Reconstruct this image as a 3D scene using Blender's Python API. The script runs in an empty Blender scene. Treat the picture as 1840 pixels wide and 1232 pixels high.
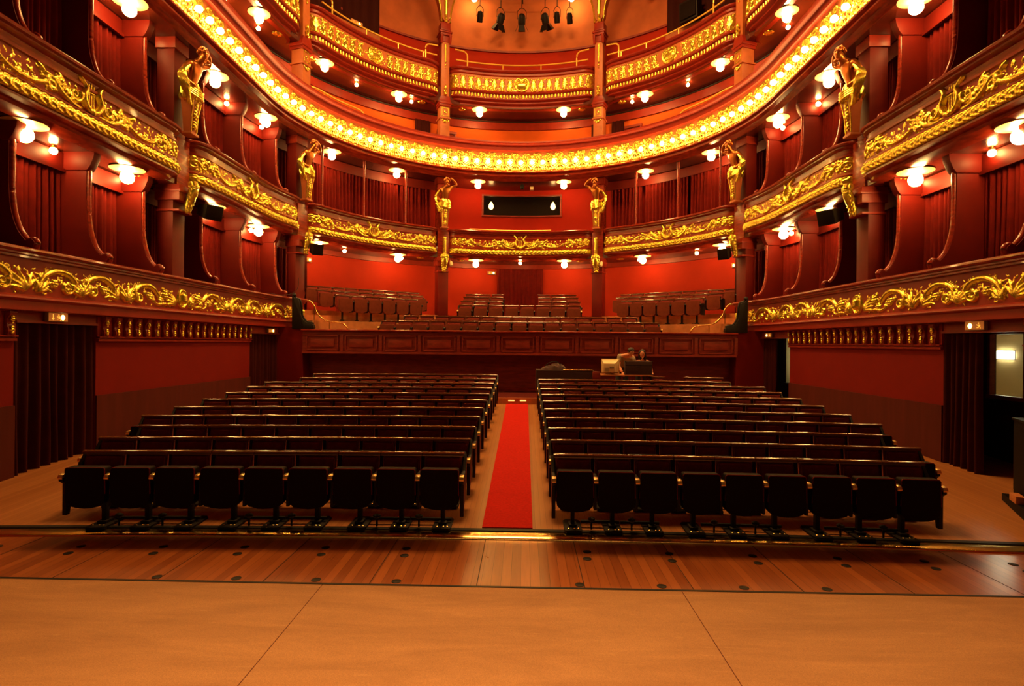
import bpy, bmesh, math, random
import numpy as np
from mathutils import Vector, Matrix
PI = math.pi
rnd = random.Random(7)
SC = bpy.context.scene
COL = SC.collection
ORD = ['zeroth','first','second','third','fourth','fifth','sixth','seventh','eighth','ninth','tenth','eleventh','twelfth',
       'thirteenth','fourteenth','fifteenth','sixteenth','seventeenth','eighteenth','nineteenth','twentieth']
TENS = {20:'twenty', 30:'thirty', 40:'forty'}
def ordw(n):
    if n <= 20: return ORD[n]
    t = n//10*10
    return {30:'thirtieth', 40:'fortieth'}[t] if n % 10 == 0 else TENS[t]+'-'+ORD[n % 10]

# ------------------------------------------------------------------ materials
def mat(name, col, rough=.6, metal=0., emit=None, estr=0., noise=0., nscale=8., bump=0., bscale=60., coat=0., stretch=None, spec=.5):
    m = bpy.data.materials.new(name); m.use_nodes = True
    nt = m.node_tree; b = nt.nodes['Principled BSDF']
    b.inputs['Base Color'].default_value = (*col, 1)
    b.inputs['Roughness'].default_value = rough
    b.inputs['Metallic'].default_value = metal
    b.inputs['Coat Weight'].default_value = coat; b.inputs['Specular IOR Level'].default_value = spec
    if emit:
        b.inputs['Emission Color'].default_value = (*emit, 1)
        b.inputs['Emission Strength'].default_value = estr
    if noise or bump:
        tc = nt.nodes.new('ShaderNodeTexCoord'); mp = nt.nodes.new('ShaderNodeMapping')
        nt.links.new(tc.outputs['Object'], mp.inputs['Vector'])
        if stretch: mp.inputs['Scale'].default_value = stretch
    if noise:
        n = nt.nodes.new('ShaderNodeTexNoise'); n.inputs['Scale'].default_value = nscale; n.inputs['Detail'].default_value = 6
        nt.links.new(mp.outputs[0], n.inputs['Vector'])
        r = nt.nodes.new('ShaderNodeValToRGB')
        lo = tuple(c*(1-noise) for c in col); hi = tuple(min(1, c*(1+noise)) for c in col)
        r.color_ramp.elements[0].position = .3; r.color_ramp.elements[1].position = .7
        r.color_ramp.elements[0].color = (*lo, 1); r.color_ramp.elements[1].color = (*hi, 1)
        nt.links.new(n.outputs['Fac'], r.inputs['Fac']); nt.links.new(r.outputs['Color'], b.inputs['Base Color'])
    if bump:
        n2 = nt.nodes.new('ShaderNodeTexNoise'); n2.inputs['Scale'].default_value = bscale; n2.inputs['Detail'].default_value = 4
        nt.links.new(mp.outputs[0], n2.inputs['Vector'])
        bp = nt.nodes.new('ShaderNodeBump'); bp.inputs['Strength'].default_value = bump; bp.inputs['Distance'].default_value = .01
        nt.links.new(n2.outputs['Fac'], bp.inputs['Height']); nt.links.new(bp.outputs['Normal'], b.inputs['Normal'])
    return m
def plank_mat(name, c1, c2, width, rough, coat=0.):
    """boards running along Y: each board has a tone of its own, with fine grain"""
    m = bpy.data.materials.new(name); m.use_nodes = True
    nt = m.node_tree; b = nt.nodes['Principled BSDF']; N = nt.nodes.new; L = nt.links.new
    tc = N('ShaderNodeTexCoord'); sx = N('ShaderNodeSeparateXYZ'); L(tc.outputs['Object'], sx.inputs[0])
    dv = N('ShaderNodeMath'); dv.operation = 'DIVIDE'; dv.inputs[1].default_value = width; L(sx.outputs['X'], dv.inputs[0])
    fl = N('ShaderNodeMath'); fl.operation = 'FLOOR'; L(dv.outputs[0], fl.inputs[0])
    wn = N('ShaderNodeTexWhiteNoise'); wn.noise_dimensions = '1D'; L(fl.outputs[0], wn.inputs['W'])
    fr = N('ShaderNodeMath'); fr.operation = 'FRACT'; L(dv.outputs[0], fr.inputs[0])
    gap = N('ShaderNodeMath'); gap.operation = 'LESS_THAN'; gap.inputs[1].default_value = .035; L(fr.outputs[0], gap.inputs[0])
    mp = N('ShaderNodeMapping'); mp.inputs['Scale'].default_value = (22, 1.3, 1); L(tc.outputs['Object'], mp.inputs[0])
    gr = N('ShaderNodeTexNoise'); gr.inputs['Scale'].default_value = 1.6; gr.inputs['Detail'].default_value = 7; L(mp.outputs[0], gr.inputs['Vector'])
    ad = N('ShaderNodeMath'); ad.operation = 'MULTIPLY_ADD'; ad.inputs[1].default_value = .55; L(wn.outputs['Value'], ad.inputs[0])
    g2 = N('ShaderNodeMath'); g2.operation = 'MULTIPLY'; g2.inputs[1].default_value = .6; L(gr.outputs['Fac'], g2.inputs[0]); L(g2.outputs[0], ad.inputs[2])
    mx = N('ShaderNodeMix'); mx.data_type = 'RGBA'; mx.inputs['A'].default_value = (*c1, 1); mx.inputs['B'].default_value = (*c2, 1); L(ad.outputs[0], mx.inputs['Factor'])
    mg = N('ShaderNodeMix'); mg.data_type = 'RGBA'; mg.inputs['B'].default_value = (c1[0]*.45, c1[1]*.4, c1[2]*.4, 1)
    L(gap.outputs[0], mg.inputs['Factor']); L(mx.outputs['Result'], mg.inputs['A'])
    L(mg.outputs['Result'], b.inputs['Base Color']); b.inputs['Roughness'].default_value = rough; b.inputs['Coat Weight'].default_value = coat; b.inputs['Coat Roughness'].default_value = .24
    rn = N('ShaderNodeTexNoise'); rn.inputs['Scale'].default_value = 1.4; rn.inputs['Detail'].default_value = 5; L(tc.outputs['Object'], rn.inputs['Vector'])
    mr = N('ShaderNodeMapRange'); mr.inputs['To Min'].default_value = rough-.03; mr.inputs['To Max'].default_value = rough+.09; L(rn.outputs['Fac'], mr.inputs['Value']); L(mr.outputs[0], b.inputs['Roughness'])
    return m
def deck_mat():
    """worn hardboard stage deck with pale scuffed bands across it"""
    m = bpy.data.materials.new('stage_deck_board'); m.use_nodes = True
    nt = m.node_tree; b = nt.nodes['Principled BSDF']; N = nt.nodes.new; L = nt.links.new
    tc = N('ShaderNodeTexCoord')
    def noise(sc, scale, det, dist=0.):
        mp = N('ShaderNodeMapping'); mp.inputs['Scale'].default_value = sc; L(tc.outputs['Object'], mp.inputs[0])
        n = N('ShaderNodeTexNoise'); n.inputs['Scale'].default_value = scale; n.inputs['Detail'].default_value = det; n.inputs['Roughness'].default_value = .68; n.inputs['Distortion'].default_value = dist; L(mp.outputs[0], n.inputs['Vector']); return n
    n1 = noise((.6, 3.0, 1), 1.1, 10, .6); n2 = noise((1, 1, 1), 170, 3); n3 = noise((1.2, 14, 1), 1.6, 6, .3)
    r = N('ShaderNodeValToRGB'); e = r.color_ramp.elements
    e[0].position = .30; e[0].color = (.30, .125, .036, 1); e[1].position = .72; e[1].color = (.46, .215, .070, 1)
    L(n1.outputs['Fac'], r.inputs['Fac'])
    sc = N('ShaderNodeMapRange'); sc.inputs['From Min'].default_value = .60; sc.inputs['From Max'].default_value = .78; sc.inputs['To Max'].default_value = .45; L(n3.outputs['Fac'], sc.inputs['Value'])
    m1 = N('ShaderNodeMix'); m1.data_type = 'RGBA'; m1.inputs['B'].default_value = (.62, .34, .13, 1); L(sc.outputs[0], m1.inputs['Factor']); L(r.outputs['Color'], m1.inputs['A'])
    mx = N('ShaderNodeMix'); mx.data_type = 'RGBA'; mx.blend_type = 'OVERLAY'; mx.inputs['Factor'].default_value = .7
    L(m1.outputs['Result'], mx.inputs['A']); L(n2.outputs['Fac'], mx.inputs['B'])
    L(mx.outputs['Result'], b.inputs['Base Color']); b.inputs['Roughness'].default_value = .62
    return m
WARM = (1., .57, .17)
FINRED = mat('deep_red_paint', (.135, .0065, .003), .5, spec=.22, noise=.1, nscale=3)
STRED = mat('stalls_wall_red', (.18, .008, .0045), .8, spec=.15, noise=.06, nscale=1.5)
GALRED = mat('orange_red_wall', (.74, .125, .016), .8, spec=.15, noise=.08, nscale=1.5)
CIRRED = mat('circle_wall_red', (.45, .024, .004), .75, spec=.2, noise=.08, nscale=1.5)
LITPATCH = mat('lit_patch_plate', (.95, .72, .36), .38, .25)  # pale tone stands for the soffit brightly lit round each globe
SEATC = mat('brown_seat_plush', (.16, .032, .014), .85, spec=.2, noise=.15, nscale=10)
DARKBOX = mat('black_lacquer', (.004, .003, .003), .6, spec=.1)
GOLD = mat('gilding', (1., .80, .11), .27, .92, noise=.15, nscale=14, bump=.25, bscale=90)
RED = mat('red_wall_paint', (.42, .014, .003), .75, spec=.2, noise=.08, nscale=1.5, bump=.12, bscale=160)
REDP = mat('red_parapet_paint', (.26, .018, .006), .42, spec=.3, noise=.12, nscale=5)
TAN = mat('pale_panel_ground', (.46, .135, .036), .5, noise=.12, nscale=4)
MAHOG = mat('mahogany_wood', (.24, .022, .008), .26, noise=.35, nscale=4, stretch=(1, 1, 6), coat=.12, spec=.4)
DKWOOD = mat('dark_panelled_wood', (.27, .028, .013), .48, noise=.3, nscale=3, stretch=(1, 1, 5))
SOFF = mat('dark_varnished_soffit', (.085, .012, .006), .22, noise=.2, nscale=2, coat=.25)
CURT = mat('red_velvet', (.15, .006, .003), .85, noise=.15, nscale=6, bump=.15, bscale=200, spec=.15)
DKCURT = mat('dark_red_velvet', (.05, .005, .004), .9, noise=.15, nscale=6, spec=.15)
BLKCURT = mat('brown_black_velvet', (.045, .008, .006), .9, spec=.15)
SEATF = mat('dark_red_seat_plush', (.20, .028, .020), .9, noise=.2, nscale=20, bump=.2, bscale=300, spec=.15)
SEATB = mat('seat_underside_black', (.008, .003, .002), .7, spec=.12)
RAIL = mat('varnished_seat_rail', (.09, .022, .007), .12, noise=.25, nscale=8, coat=1.)
CAPM = mat('worn_brass', (1., .72, .30), .32, .9)
BLACK = mat('black_metal', (.010, .007, .006), .5, spec=.25)
BRONZE = mat('dark_bronze', (.50, .17, .035), .3, .85, bump=.2, bscale=40)
RAILG = mat('golden_rail_paint', (1., .62, .10), .35, .35)
BRASS = mat('brass', (1., .66, .22), .22, 1.)
CARPET = mat('red_carpet_pile', (.62, .018, .010), .95, noise=.12, nscale=30, bump=.5, bscale=400, spec=.15)
DKCARP = mat('dark_red_carpet', (.10, .012, .009), .95, spec=.15)
DADO = mat('brown_dado_cloth', (.085, .014, .009), .85, noise=.12, nscale=7, stretch=(1, 1, .15), spec=.15)
DECK = deck_mat()
PIT = plank_mat('pit_cover_boards', (.20, .040, .008), (.50, .145, .030), .093, .27, .5)
PARQ = plank_mat('stalls_floor_boards', (.32, .115, .034), (.48, .20, .062), .07, .34)
STEPW = mat('pale_step_wood', (.55, .20, .065), .5, noise=.2, nscale=5)
CANVAS = mat('orange_brown_plaster', (.55, .15, .045), .8, noise=.2, nscale=1.2, bump=.1, bscale=120)
BULB = mat('lit_bulb_glass', (1, .8, .5), .3, emit=WARM, estr=60.)
GLOBE = mat('lit_globe_glass', (1, .8, .5), .3, emit=WARM, estr=105.)
STAR = mat('lit_small_bulb_glass', (1, .8, .5), .3, emit=WARM, estr=100.)
BOOTHREFL = mat('booth_reflection_glow', (1, .8, .5), .3, emit=WARM, estr=9.)  # glow drawn for lamp reflections in the booth pane
SIGNL = mat('lit_sign_face', (1, .7, .25), .4, emit=(1., .55, .12), estr=2.2)
SIGND = mat('sign_pictogram_glow', (1, .6, .1), .5, emit=(1., .50, .06), estr=.9)
SIGNF = mat('dim_sign_face', (.5, .2, .05), .5, emit=(1., .28, .04), estr=.22)
SIGNB = mat('sign_lamp_glow', (1, .8, .4), .5, emit=(1., .62, .15), estr=9.)
CREAM = mat('cream_plastic', (.80, .66, .36), .4)
GREYP = mat('grey_plastic', (.25, .20, .14), .5)
SKIN = mat('skin', (.62, .26, .14), .5)
HAIR = mat('dark_hair', (.012, .008, .007), .5)
SHIRT = mat('grey_shirt_cloth', (.30, .24, .16), .8)
TOP = mat('dark_top_cloth', (.05, .02, .02), .8)
TROUS = mat('dark_trouser_cloth', (.03, .03, .04), .8)
PALE = mat('pale_corridor_paint', (.66, .48, .22), .8)
TUBE = mat('lit_white_tube', (1, 1, 1), .4, emit=(1., 1., .66), estr=34.)
CONC = mat('dark_surround', (.03, .012, .009), .9)
def glass_mat(name, col, alpha):
    m = mat(name, col, .04); m.node_tree.nodes['Principled BSDF'].inputs['Alpha'].default_value = alpha; return m
PANE = glass_mat('booth_pane_glass', (.01, .008, .006), .35); PANE.node_tree.nodes['Principled BSDF'].inputs['Specular IOR Level'].default_value = .2
PANE2 = glass_mat('clear_pane_glass', (.5, .5, .45), .10)

# ------------------------------------------------------------------ mesh helpers
class MB:
    def __init__(s): s.v = []; s.f = []
    def add(s, vs, fs):
        o = len(s.v); s.v += [tuple(p) for p in vs]; s.f += [tuple(i+o for i in f) for f in fs]; return s
    def box(s, x0, x1, y0, y1, z0, z1):
        return s.add([(x0,y0,z0),(x1,y0,z0),(x1,y1,z0),(x0,y1,z0),(x0,y0,z1),(x1,y0,z1),(x1,y1,z1),(x0,y1,z1)],
                     [(3,2,1,0),(4,5,6,7),(0,1,5,4),(1,2,6,5),(2,3,7,6),(3,0,4,7)])
    def tube(s, pts, r, n=8, caps=True):
        pts = [Vector(p) for p in pts]; m = len(pts); rr = r if isinstance(r, (list, tuple)) else [r]*m
        vs = []; fs = []; up = Vector((0, 0, 1))
        for i, p in enumerate(pts):
            t = (pts[min(i+1, m-1)]-pts[max(i-1, 0)]).normalized()
            a = t.cross(up)
            if a.length < .05: a = t.cross(Vector((1, 0, 0)))
            a.normalize(); b = t.cross(a)
            for k in range(n):
                an = 2*PI*k/n; vs.append(p+(a*math.cos(an)+b*math.sin(an))*rr[i])
        for i in range(m-1):
            for k in range(n):
                fs.append((i*n+k, i*n+(k+1) % n, (i+1)*n+(k+1) % n, (i+1)*n+k))
        if caps: fs += [tuple(range(n-1, -1, -1)), tuple((m-1)*n+k for k in range(n))]
        return s.add(vs, fs)
    def lathe(s, prof, c=(0, 0, 0), n=16, fold=None, sx=1., sy=1.):
        vs = []; fs = []; m = len(prof)
        for (r, z) in prof:
            for k in range(n):
                a = 2*PI*k/n; q = r*(1+(fold(a, z) if fold else 0))
                vs.append((c[0]+q*math.cos(a)*sx, c[1]+q*math.sin(a)*sy, c[2]+z))
        for i in range(m-1):
            for k in range(n): fs.append((i*n+k, i*n+(k+1) % n, (i+1)*n+(k+1) % n, (i+1)*n+k))
        fs += [tuple(range(n-1, -1, -1)), tuple((m-1)*n+k for k in range(n))]
        return s.add(vs, fs)
    def sphere(s, c, r, n=10, m=7, sc=(1, 1, 1)):
        prof = [(r*math.sin(PI*(i+.04)/(m+.08)), -r*math.cos(PI*(i+.04)/(m+.08))) for i in range(m+1)]
        t = MB().lathe(prof, n=n)
        return s.add([(c[0]+x*sc[0], c[1]+y*sc[1], c[2]+z*sc[2]) for x, y, z in t.v], t.f)
    def prism(s, poly, axis, a0, a1):
        """poly in the two other axes (order yz / xz / xy), extruded along axis a0..a1"""
        n = len(poly); f = {'x': lambda p, a: (a, p[0], p[1]), 'y': lambda p, a: (p[0], a, p[1]), 'z': lambda p, a: (p[0], p[1], a)}[axis]
        return s.add([f(p, a0) for p in poly]+[f(p, a1) for p in poly],
                     [tuple(range(n-1, -1, -1)), tuple(range(n, 2*n))]+[(i, (i+1) % n, n+(i+1) % n, n+i) for i in range(n)])
    def xf(s, M):
        s.v = [tuple(M @ Vector(p)) for p in s.v]; return s
    def mesh(s, name, m, smooth=True, bevel=0., seg=2, angle=40):
        me = bpy.data.meshes.new(name); me.from_pydata(s.v, [], s.f); me.update()
        bm = bmesh.new(); bm.from_mesh(me); bmesh.ops.recalc_face_normals(bm, faces=bm.faces)
        if bevel:
            bmesh.ops.bevel(bm, geom=[e for e in bm.edges if e.is_manifold and e.calc_face_angle(0) > .6], offset=bevel, segments=seg, profile=.6, affect='EDGES', clamp_overlap=True)
        if smooth:
            for f in bm.faces: f.smooth = True
            for e in bm.edges:
                if e.is_manifold and e.calc_face_angle(0) > math.radians(angle): e.smooth = False
        bm.to_mesh(me); bm.free()
        me.materials.append(m); return me
    def obj(s, name, m, parent=None, **k):
        return link(bpy.data.objects.new(name, s.mesh(name, m, **k)), parent)
def link(o, parent=None):
    COL.objects.link(o)
    if parent is not None: o.parent = parent
    return o
def tag(o, label, cat, group=None, kind=None):
    o['label'] = label; o['category'] = cat
    if group: o['group'] = group
    if kind: o['kind'] = kind
    return o
def thing(name, label, cat, loc=(0, 0, 0), rz=0, group=None, kind='thing'):
    o = bpy.data.objects.new(name, None); COL.objects.link(o); o.empty_display_size = .1
    o.location = loc; o.rotation_euler = (0, 0, rz); return tag(o, label, cat, group, kind)
def struct(mb, name, m, label=None, **k):
    o = mb.obj(name, m, **k); o['kind'] = 'structure'
    if label: o['label'] = label
    return o
KIDS = {}
def dup(root, loc=None, rz=None, label=None, group=None, skip=()):
    r = root.copy(); COL.objects.link(r)
    if loc is not None: r.location = loc
    if rz is not None: r.rotation_euler = (0, 0, rz)
    if label: r['label'] = label
    if group: r['group'] = group
    for ch in root.children:
        if stem(ch.name) in skip: continue
        c = ch.copy(); COL.objects.link(c); c.parent = r
        for g in ch.children:
            d = g.copy(); COL.objects.link(d); d.parent = c
    return r
def stem(n): return n.rsplit('.', 1)[0] if '.' in n else n
def catmull(P, n=8):
    P = [np.array(p, float) for p in P]; out = []
    for i in range(len(P)-1):
        a, b, c, d = P[max(i-1, 0)], P[i], P[i+1], P[min(i+2, len(P)-1)]
        for k in range(n):
            t = k/n; out.append(.5*(2*b+(c-a)*t+(2*a-5*b+4*c-d)*t*t+(3*b-a-3*c+d)*t**3))
    out.append(P[-1]); return [tuple(p) for p in out]

# ------------------------------------------------------------------ the horseshoe: s along the curve (0 = back centre, + = right), o outward
R0, Y0 = 7., 15.8
SA = R0*PI/2
def P(s, o):
    g = 1 if s >= 0 else -1; a = abs(s)
    if a <= SA:
        f = a/R0; return g*(R0+o)*math.sin(f), Y0+(R0+o)*math.cos(f)
    return g*(R0+o), Y0-(a-SA)
def ang(s):
    """rotation about Z that turns local -Y towards the house centre (local +Y outward)"""
    g = 1 if s >= 0 else -1; f = min(abs(s)/R0, PI/2); return -g*f
def srange(a, b, step=.22):
    n = max(1, int(math.ceil(abs(b-a)/step))); return [a+(b-a)*i/n for i in range(n+1)]
def sweep(mb, prof, ss, off=None, closed=False, caps=True):
    m = len(prof); vs = []; fs = []
    for s in ss:
        d = off(s) if off else 0
        for (o, z) in prof:
            x, y = P(s, o+d); vs.append((x, y, z))
    k = m if closed else m-1
    for i in range(len(ss)-1):
        for j in range(k): fs.append((i*m+j, i*m+(j+1) % m, (i+1)*m+(j+1) % m, (i+1)*m+j))
    if caps and closed: fs += [tuple(range(m)), tuple((len(ss)-1)*m+j for j in range(m-1, -1, -1))]
    return mb.add(vs, fs)
def band(mb, o0, o1, z0, z1, s0, s1, off=None, step=.22):
    return sweep(mb, [(o0, z0), (o1, z0), (o1, z1), (o0, z1)], srange(s0, s1, step), off, True)
PILS = [3.0, 8.735, 14.45]
BAYS = [(-20.2, -14.45), (-14.45, -8.735), (-8.735, -3.0), (-3.0, 3.0), (3.0, 8.735), (8.735, 14.45), (14.45, 20.2)]
BAYN = ['nearest left bay', 'second left bay', 'back left bay', 'back centre bay', 'back right bay', 'second right bay', 'nearest right bay']

# ------------------------------------------------------------------ carved relief: strokes -> height field -> mesh
def raster(L, H, res, strokes):
    nu, nv = int(round(L/res))+1, int(round(H/res))+1
    h = np.zeros((nu, nv)); us = np.linspace(0, L, nu); vs = np.linspace(0, H, nv)
    for pts, rad, amp in strokes:
        p = np.array(pts, float); r = np.array(rad if hasattr(rad, '__len__') else [rad]*len(p), float)
        if len(r) != len(p): r = np.interp(np.linspace(0, 1, len(p)), np.linspace(0, 1, len(r)), r)
        if len(p) > 1:
            d = np.r_[0, np.cumsum(np.hypot(*np.diff(p, axis=0).T))]; n = max(2, int(d[-1]/(res*.6))); t = np.linspace(0, d[-1], n)
            r = np.interp(t, d, r); p = np.c_[np.interp(t, d, p[:, 0]), np.interp(t, d, p[:, 1])]
        for (u, v), q in zip(p, r):
            q = max(q, res*.7)
            i0, i1 = max(0, int((u-q)/res)), min(nu, int((u+q)/res)+2); j0, j1 = max(0, int((v-q)/res)), min(nv, int((v+q)/res)+2)
            if i0 >= i1 or j0 >= j1: continue
            dd = ((us[i0:i1, None]-u)**2+(vs[None, j0:j1]-v)**2)/(q*q)
            h[i0:i1, j0:j1] = np.maximum(h[i0:i1, j0:j1], amp*q*np.sqrt(np.clip(1-dd, 0, 1)))
    return h
def spiral(cx, cy, r0, r1, a0, turns, n=50): return [(cx+(r0+(r1-r0)*t)*math.cos(a0+turns*2*PI*t), cy+(r0+(r1-r0)*t)*math.sin(a0+turns*2*PI*t)) for t in np.linspace(0, 1, n)]
def leaf(x, y, a, l, w, curl=.4, amp=1.1):
    pts = []; 
    for t in np.linspace(0, 1, 9):
        b = a+curl*t; pts.append((x+l*t*math.cos(b), y+l*t*math.sin(b)))
    return (pts, [w*.45, w*.8, w, w*.9, w*.7, w*.45, w*.15], amp)
def fan(x, y, a0, a1, n, l, w, curl=0.):
    return [leaf(x, y, a, l*(.8+.2*math.sin(PI*(i+.5)/n)), w, curl*(1 if a > PI/2 else -1)) for i, a in enumerate(np.linspace(a0, a1, n))]
def flower(cx, cy, r, n=6):
    return [([(cx+r*.6*math.cos(2*PI*i/n), cy+r*.6*math.sin(2*PI*i/n))], r*.42, 1.) for i in range(n)]+[([(cx, cy)], r*.34, 1.7)]
def mirror(h): return np.concatenate([h, h[-2::-1]], 0)
def relief_mb(h, s0, s1, z0, z1, front, off=None, amp=1., eps=.0035, lean=0., prof=None):
    nu, nv = h.shape; mb = MB(); idx = -np.ones((nu, nv), int)
    q = (np.maximum(np.maximum(h[:-1, :-1], h[1:, :-1]), np.maximum(h[:-1, 1:], h[1:, 1:])) > eps)
    use = np.zeros((nu, nv), bool); use[:-1, :-1] |= q; use[1:, :-1] |= q; use[:-1, 1:] |= q; use[1:, 1:] |= q
    V = []; k = 0
    for i in range(nu):
        if not use[i].any(): continue
        s = s0+(s1-s0)*i/(nu-1); d = off(s) if off else 0
        for j in range(nv):
            if use[i, j]:
                t = j/(nv-1); o = front+d+lean*t-h[i, j]*amp; z = z0+(z1-z0)*t
                if prof: po, z = prof(t); o = front+d+po-h[i, j]*amp
                x, y = P(s, o); V.append((x, y, z)); idx[i, j] = k; k += 1
    ii, jj = np.nonzero(q)
    mb.v = V; mb.f = [(idx[i, j], idx[i+1, j], idx[i+1, j+1], idx[i, j+1]) for i, j in zip(ii, jj)]
    return mb
def relief_obj(mb, name, m, parent):
    me = bpy.data.meshes.new(name); me.from_pydata(mb.v, [], [tuple(int(x) for x in f) for f in mb.f]); me.update()
    me.polygons.foreach_set('use_smooth', [True]*len(me.polygons)); me.materials.append(m)
    return link(bpy.data.objects.new(name, me), parent)

rs = np.random.RandomState(3)
def filler(L0, L1, H, n, w=.018, ln=.07):
    return [leaf(rs.uniform(L0, L1), rs.uniform(.03, H-.05), rs.uniform(0, 2*PI), rs.uniform(.5, 1)*ln, w*rs.uniform(.6, 1.2), rs.uniform(-.8, .8), .9) for _ in range(n)]
def motif_lower():
    H = .46; S = []
    el = [(.15*math.cos(a), .23+.19*math.sin(a)) for a in np.linspace(-PI/2, PI/2, 30)]
    S += [(el, .028, 1.3), ([(.0, .19), (.0, .27)], .095, 1.)]
    S += fan(0, .36, .3, PI/2, 3, .12, .03)
    S += fan(.25, .06, .35, 1.45, 5, .32, .042, .3)
    S += flower(.60, .27, .10)+flower(.72, .14, .075)+flower(.66, .38, .05, 5)
    S += [([(.45, .06), (.6, .08), (.8, .05), (.95, .1)], [.02, .03, .03, .015], 1.)]
    # C-scroll: broad ribbed leaf arching into a volute
    arc = catmull([(.80, .22), (.95, .35), (1.15, .41), (1.38, .37), (1.52, .25), (1.50, .13)], 10)
    S += [(arc, [.03, .05, .055, .05, .045, .035], .9)]
    for t in range(4, len(arc)-3, 2):
        x, y = arc[t]; S.append(leaf(x, y, math.atan2(y-.2, x-1.17), .075, .016, .3, 1.5))
    S += [(spiral(1.40, .16, .115, .012, .6, -1.6), [.03, .022, .014], 1.5)]
    S += flower(1.08, .20, .085)+flower(1.22, .26, .05, 5)+flower(.95, .13, .05, 5)
    S += fan(1.78, .05, 1.0, 2.7, 6, .36, .04, .25)
    S += fan(2.0, .05, .4, 1.6, 4, .30, .036, .2)
    arc = catmull([(2.0, .12), (2.12, .30), (2.35, .41), (2.6, .38), (2.74, .26), (2.70, .12)], 10)
    S += [(arc, [.03, .05, .05, .045, .035], .9)]
    for t in range(4, len(arc)-3, 2):
        x, y = arc[t]; S.append(leaf(x, y, math.atan2(y-.2, x-2.37), .07, .016, .3, 1.5))
    S += [(spiral(2.58, .16, .11, .012, .4, -1.6), [.03, .02, .012], 1.5)]+flower(2.32, .2, .08)
    S += fan(2.86, .05, 1.57, 2.6, 4, .34, .04, .2)
    S += filler(.3, 2.85, H, 150, .017, .08)
    return mirror(raster(2.86, H, .0125, S)), 5.72, H
def motif_lyre(L):
    H = .56; h2 = L/2; S = []
    # lyre at u=0 (mirrored half)
    S += [(catmull([(.03, .04), (.13, .10), (.19, .24), (.14, .40), (.24, .54)], 8), [.03, .05, .05, .045, .025], 1.4)]
    S += [([(0, .08), (0, .52)], .011, 1.6), ([(.055, .1), (.055, .5)], .011, 1.6), ([(0, .36), (.15, .36)], .014, 1.6), ([(0, .05)], .07, 1.)]
    S += [(spiral(.36, .20, .12, .01, 2.6, 1.5), [.03, .02, .014], 1.5)]
    S += [(catmull([(.22, .03), (.4, .02), (.62, .10), (.80, .26), (.95, .30)], 8), [.02, .035, .035, .03, .02], 1.2)]
    for x, y, a in ((.45, .06, 1.1), (.55, .1, 1.5), (.64, .14, 1.9), (.7, .2, .9), (.8, .24, 2.2), (.85, .26, -.8), (.5, .05, 2.2), (.6, .3, .4), (.95, .3, .2), (.72, .1, -.3)):
        S.append(leaf(x, y, a, .17, .036, .5))
    S += flower(.66, .27, .09)+flower(.9, .18, .06)
    S += [(spiral(.83, .12, .09, .01, 1., 1.4), [.022, .014], 1.4)]
    S += [(catmull([(.95, .14), (1.15, .07), (1.4, .06), (1.6, .11), (1.72, .2)], 8), [.03, .028, .03, .028, .02], 1.1)]
    for u in np.linspace(1.0, 1.7, 14): S.append(leaf(u, .08+.02*math.sin(u*20), rs.uniform(.2, 2.6), .07, .02, .4))
    c = min(1.95, h2-.75)
    S += flower(c, .28, .10)+flower(c+.16, .2, .085)+flower(c-.13, .2, .07)+flower(c+.05, .12, .06)+flower(c+.24, .32, .05, 5)
    S += fan(c, .2, .4, 2.7, 6, .2, .03, .2)
    for k in range(2):
        x = c+.42+.22*k
        S += [(spiral(x, .17, .11, .01, PI, -1.4), [.024, .015], 1.4)]; S += fan(x, .3, .5, 2.6, 4, .1, .022)
    S += filler(.3, h2-.1, .36, 150, .016, .08)
    S = S[:5]+[(p, np.array(r)*1.25, a) for p, r, a in S[5:]]
    return np.concatenate([raster(h2, H, .0125, S)[::-1][:-1], raster(h2, H, .0125, S)], 0), H
def motif_lamps():
    U = .44*4; H = .80; S = []
    for k in range(4):
        x = .22+.44*k
        for a in np.linspace(0, 2*PI, 13)[:-1]: S.append(leaf(x+.07*math.cos(a), .32+.07*math.sin(a), a, .13, .03, .25))
        S += [([(x+.22, .08), (x+.22, .5)], [.015, .03, .015], 1.1)]
        S += fan(x+.22, .06, .5, 2.6, 5, .16, .022, .3)
        for q in range(4): S.append(leaf(x-.165+.11*q, .10, -PI/2, .09, .034, 0))
    for k in (0, 1):
        x = .44+.88*k
        S += fan(x, .50, .15, PI-.15, 9, .24, .034, .35)+[([(x, .60)], .06, 1.2)]
        for g in (-1, 1): S += [(spiral(x+g*.25, .62, .09, .01, PI/2-g*PI/2, g*1.3), [.022, .014], 1.3)]
    S += filler(.02, U-.02, .72, 120, .014, .06)
    return raster(U, H, .02, S), U, H
def motif_crest(L, res=.02):
    H = .62; n = int(L/.30); u = L/n; S = []
    for i in range(n):
        x = (i+.5)*u
        if abs(x-L/2) < .34: continue
        S += [([(x, .05), (x, .5)], [.05, .06, .03], 1.)]
        for g in (-1, 1):
            S += [leaf(x, .12, PI/2-g*.7, .32, .045, g*.5), leaf(x, .3, PI/2-g*.8, .22, .035, g*.7), leaf(x+g*.04, .04, PI/2-g*1.1, .12, .03, g*.4)]
            S += [([(x+g*.10, .52)], .03, 1.2)]
    c = L/2
    for g in (-1, 1):
        S += [(catmull([(c, .03), (c+g*.16, .10), (c+g*.27, .28), (c+g*.24, .47), (c+g*.12, .54), (c, .44)], 10), .035, 1.4), (spiral(c+g*.2, .46, .07, .01, 0, 1.2), .02, 1.6)]
    S += [([(c-.10, .28), (c+.10, .28)], .12, .5), ([(c, .54)], .05, 1.2)]
    S += filler(.02, L-.02, .58, int(L*18), .014, .06)
    S = [(p, np.array(r)*1.2, a) for p, r, a in S]
    return raster(L, H, res, S), H
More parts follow.
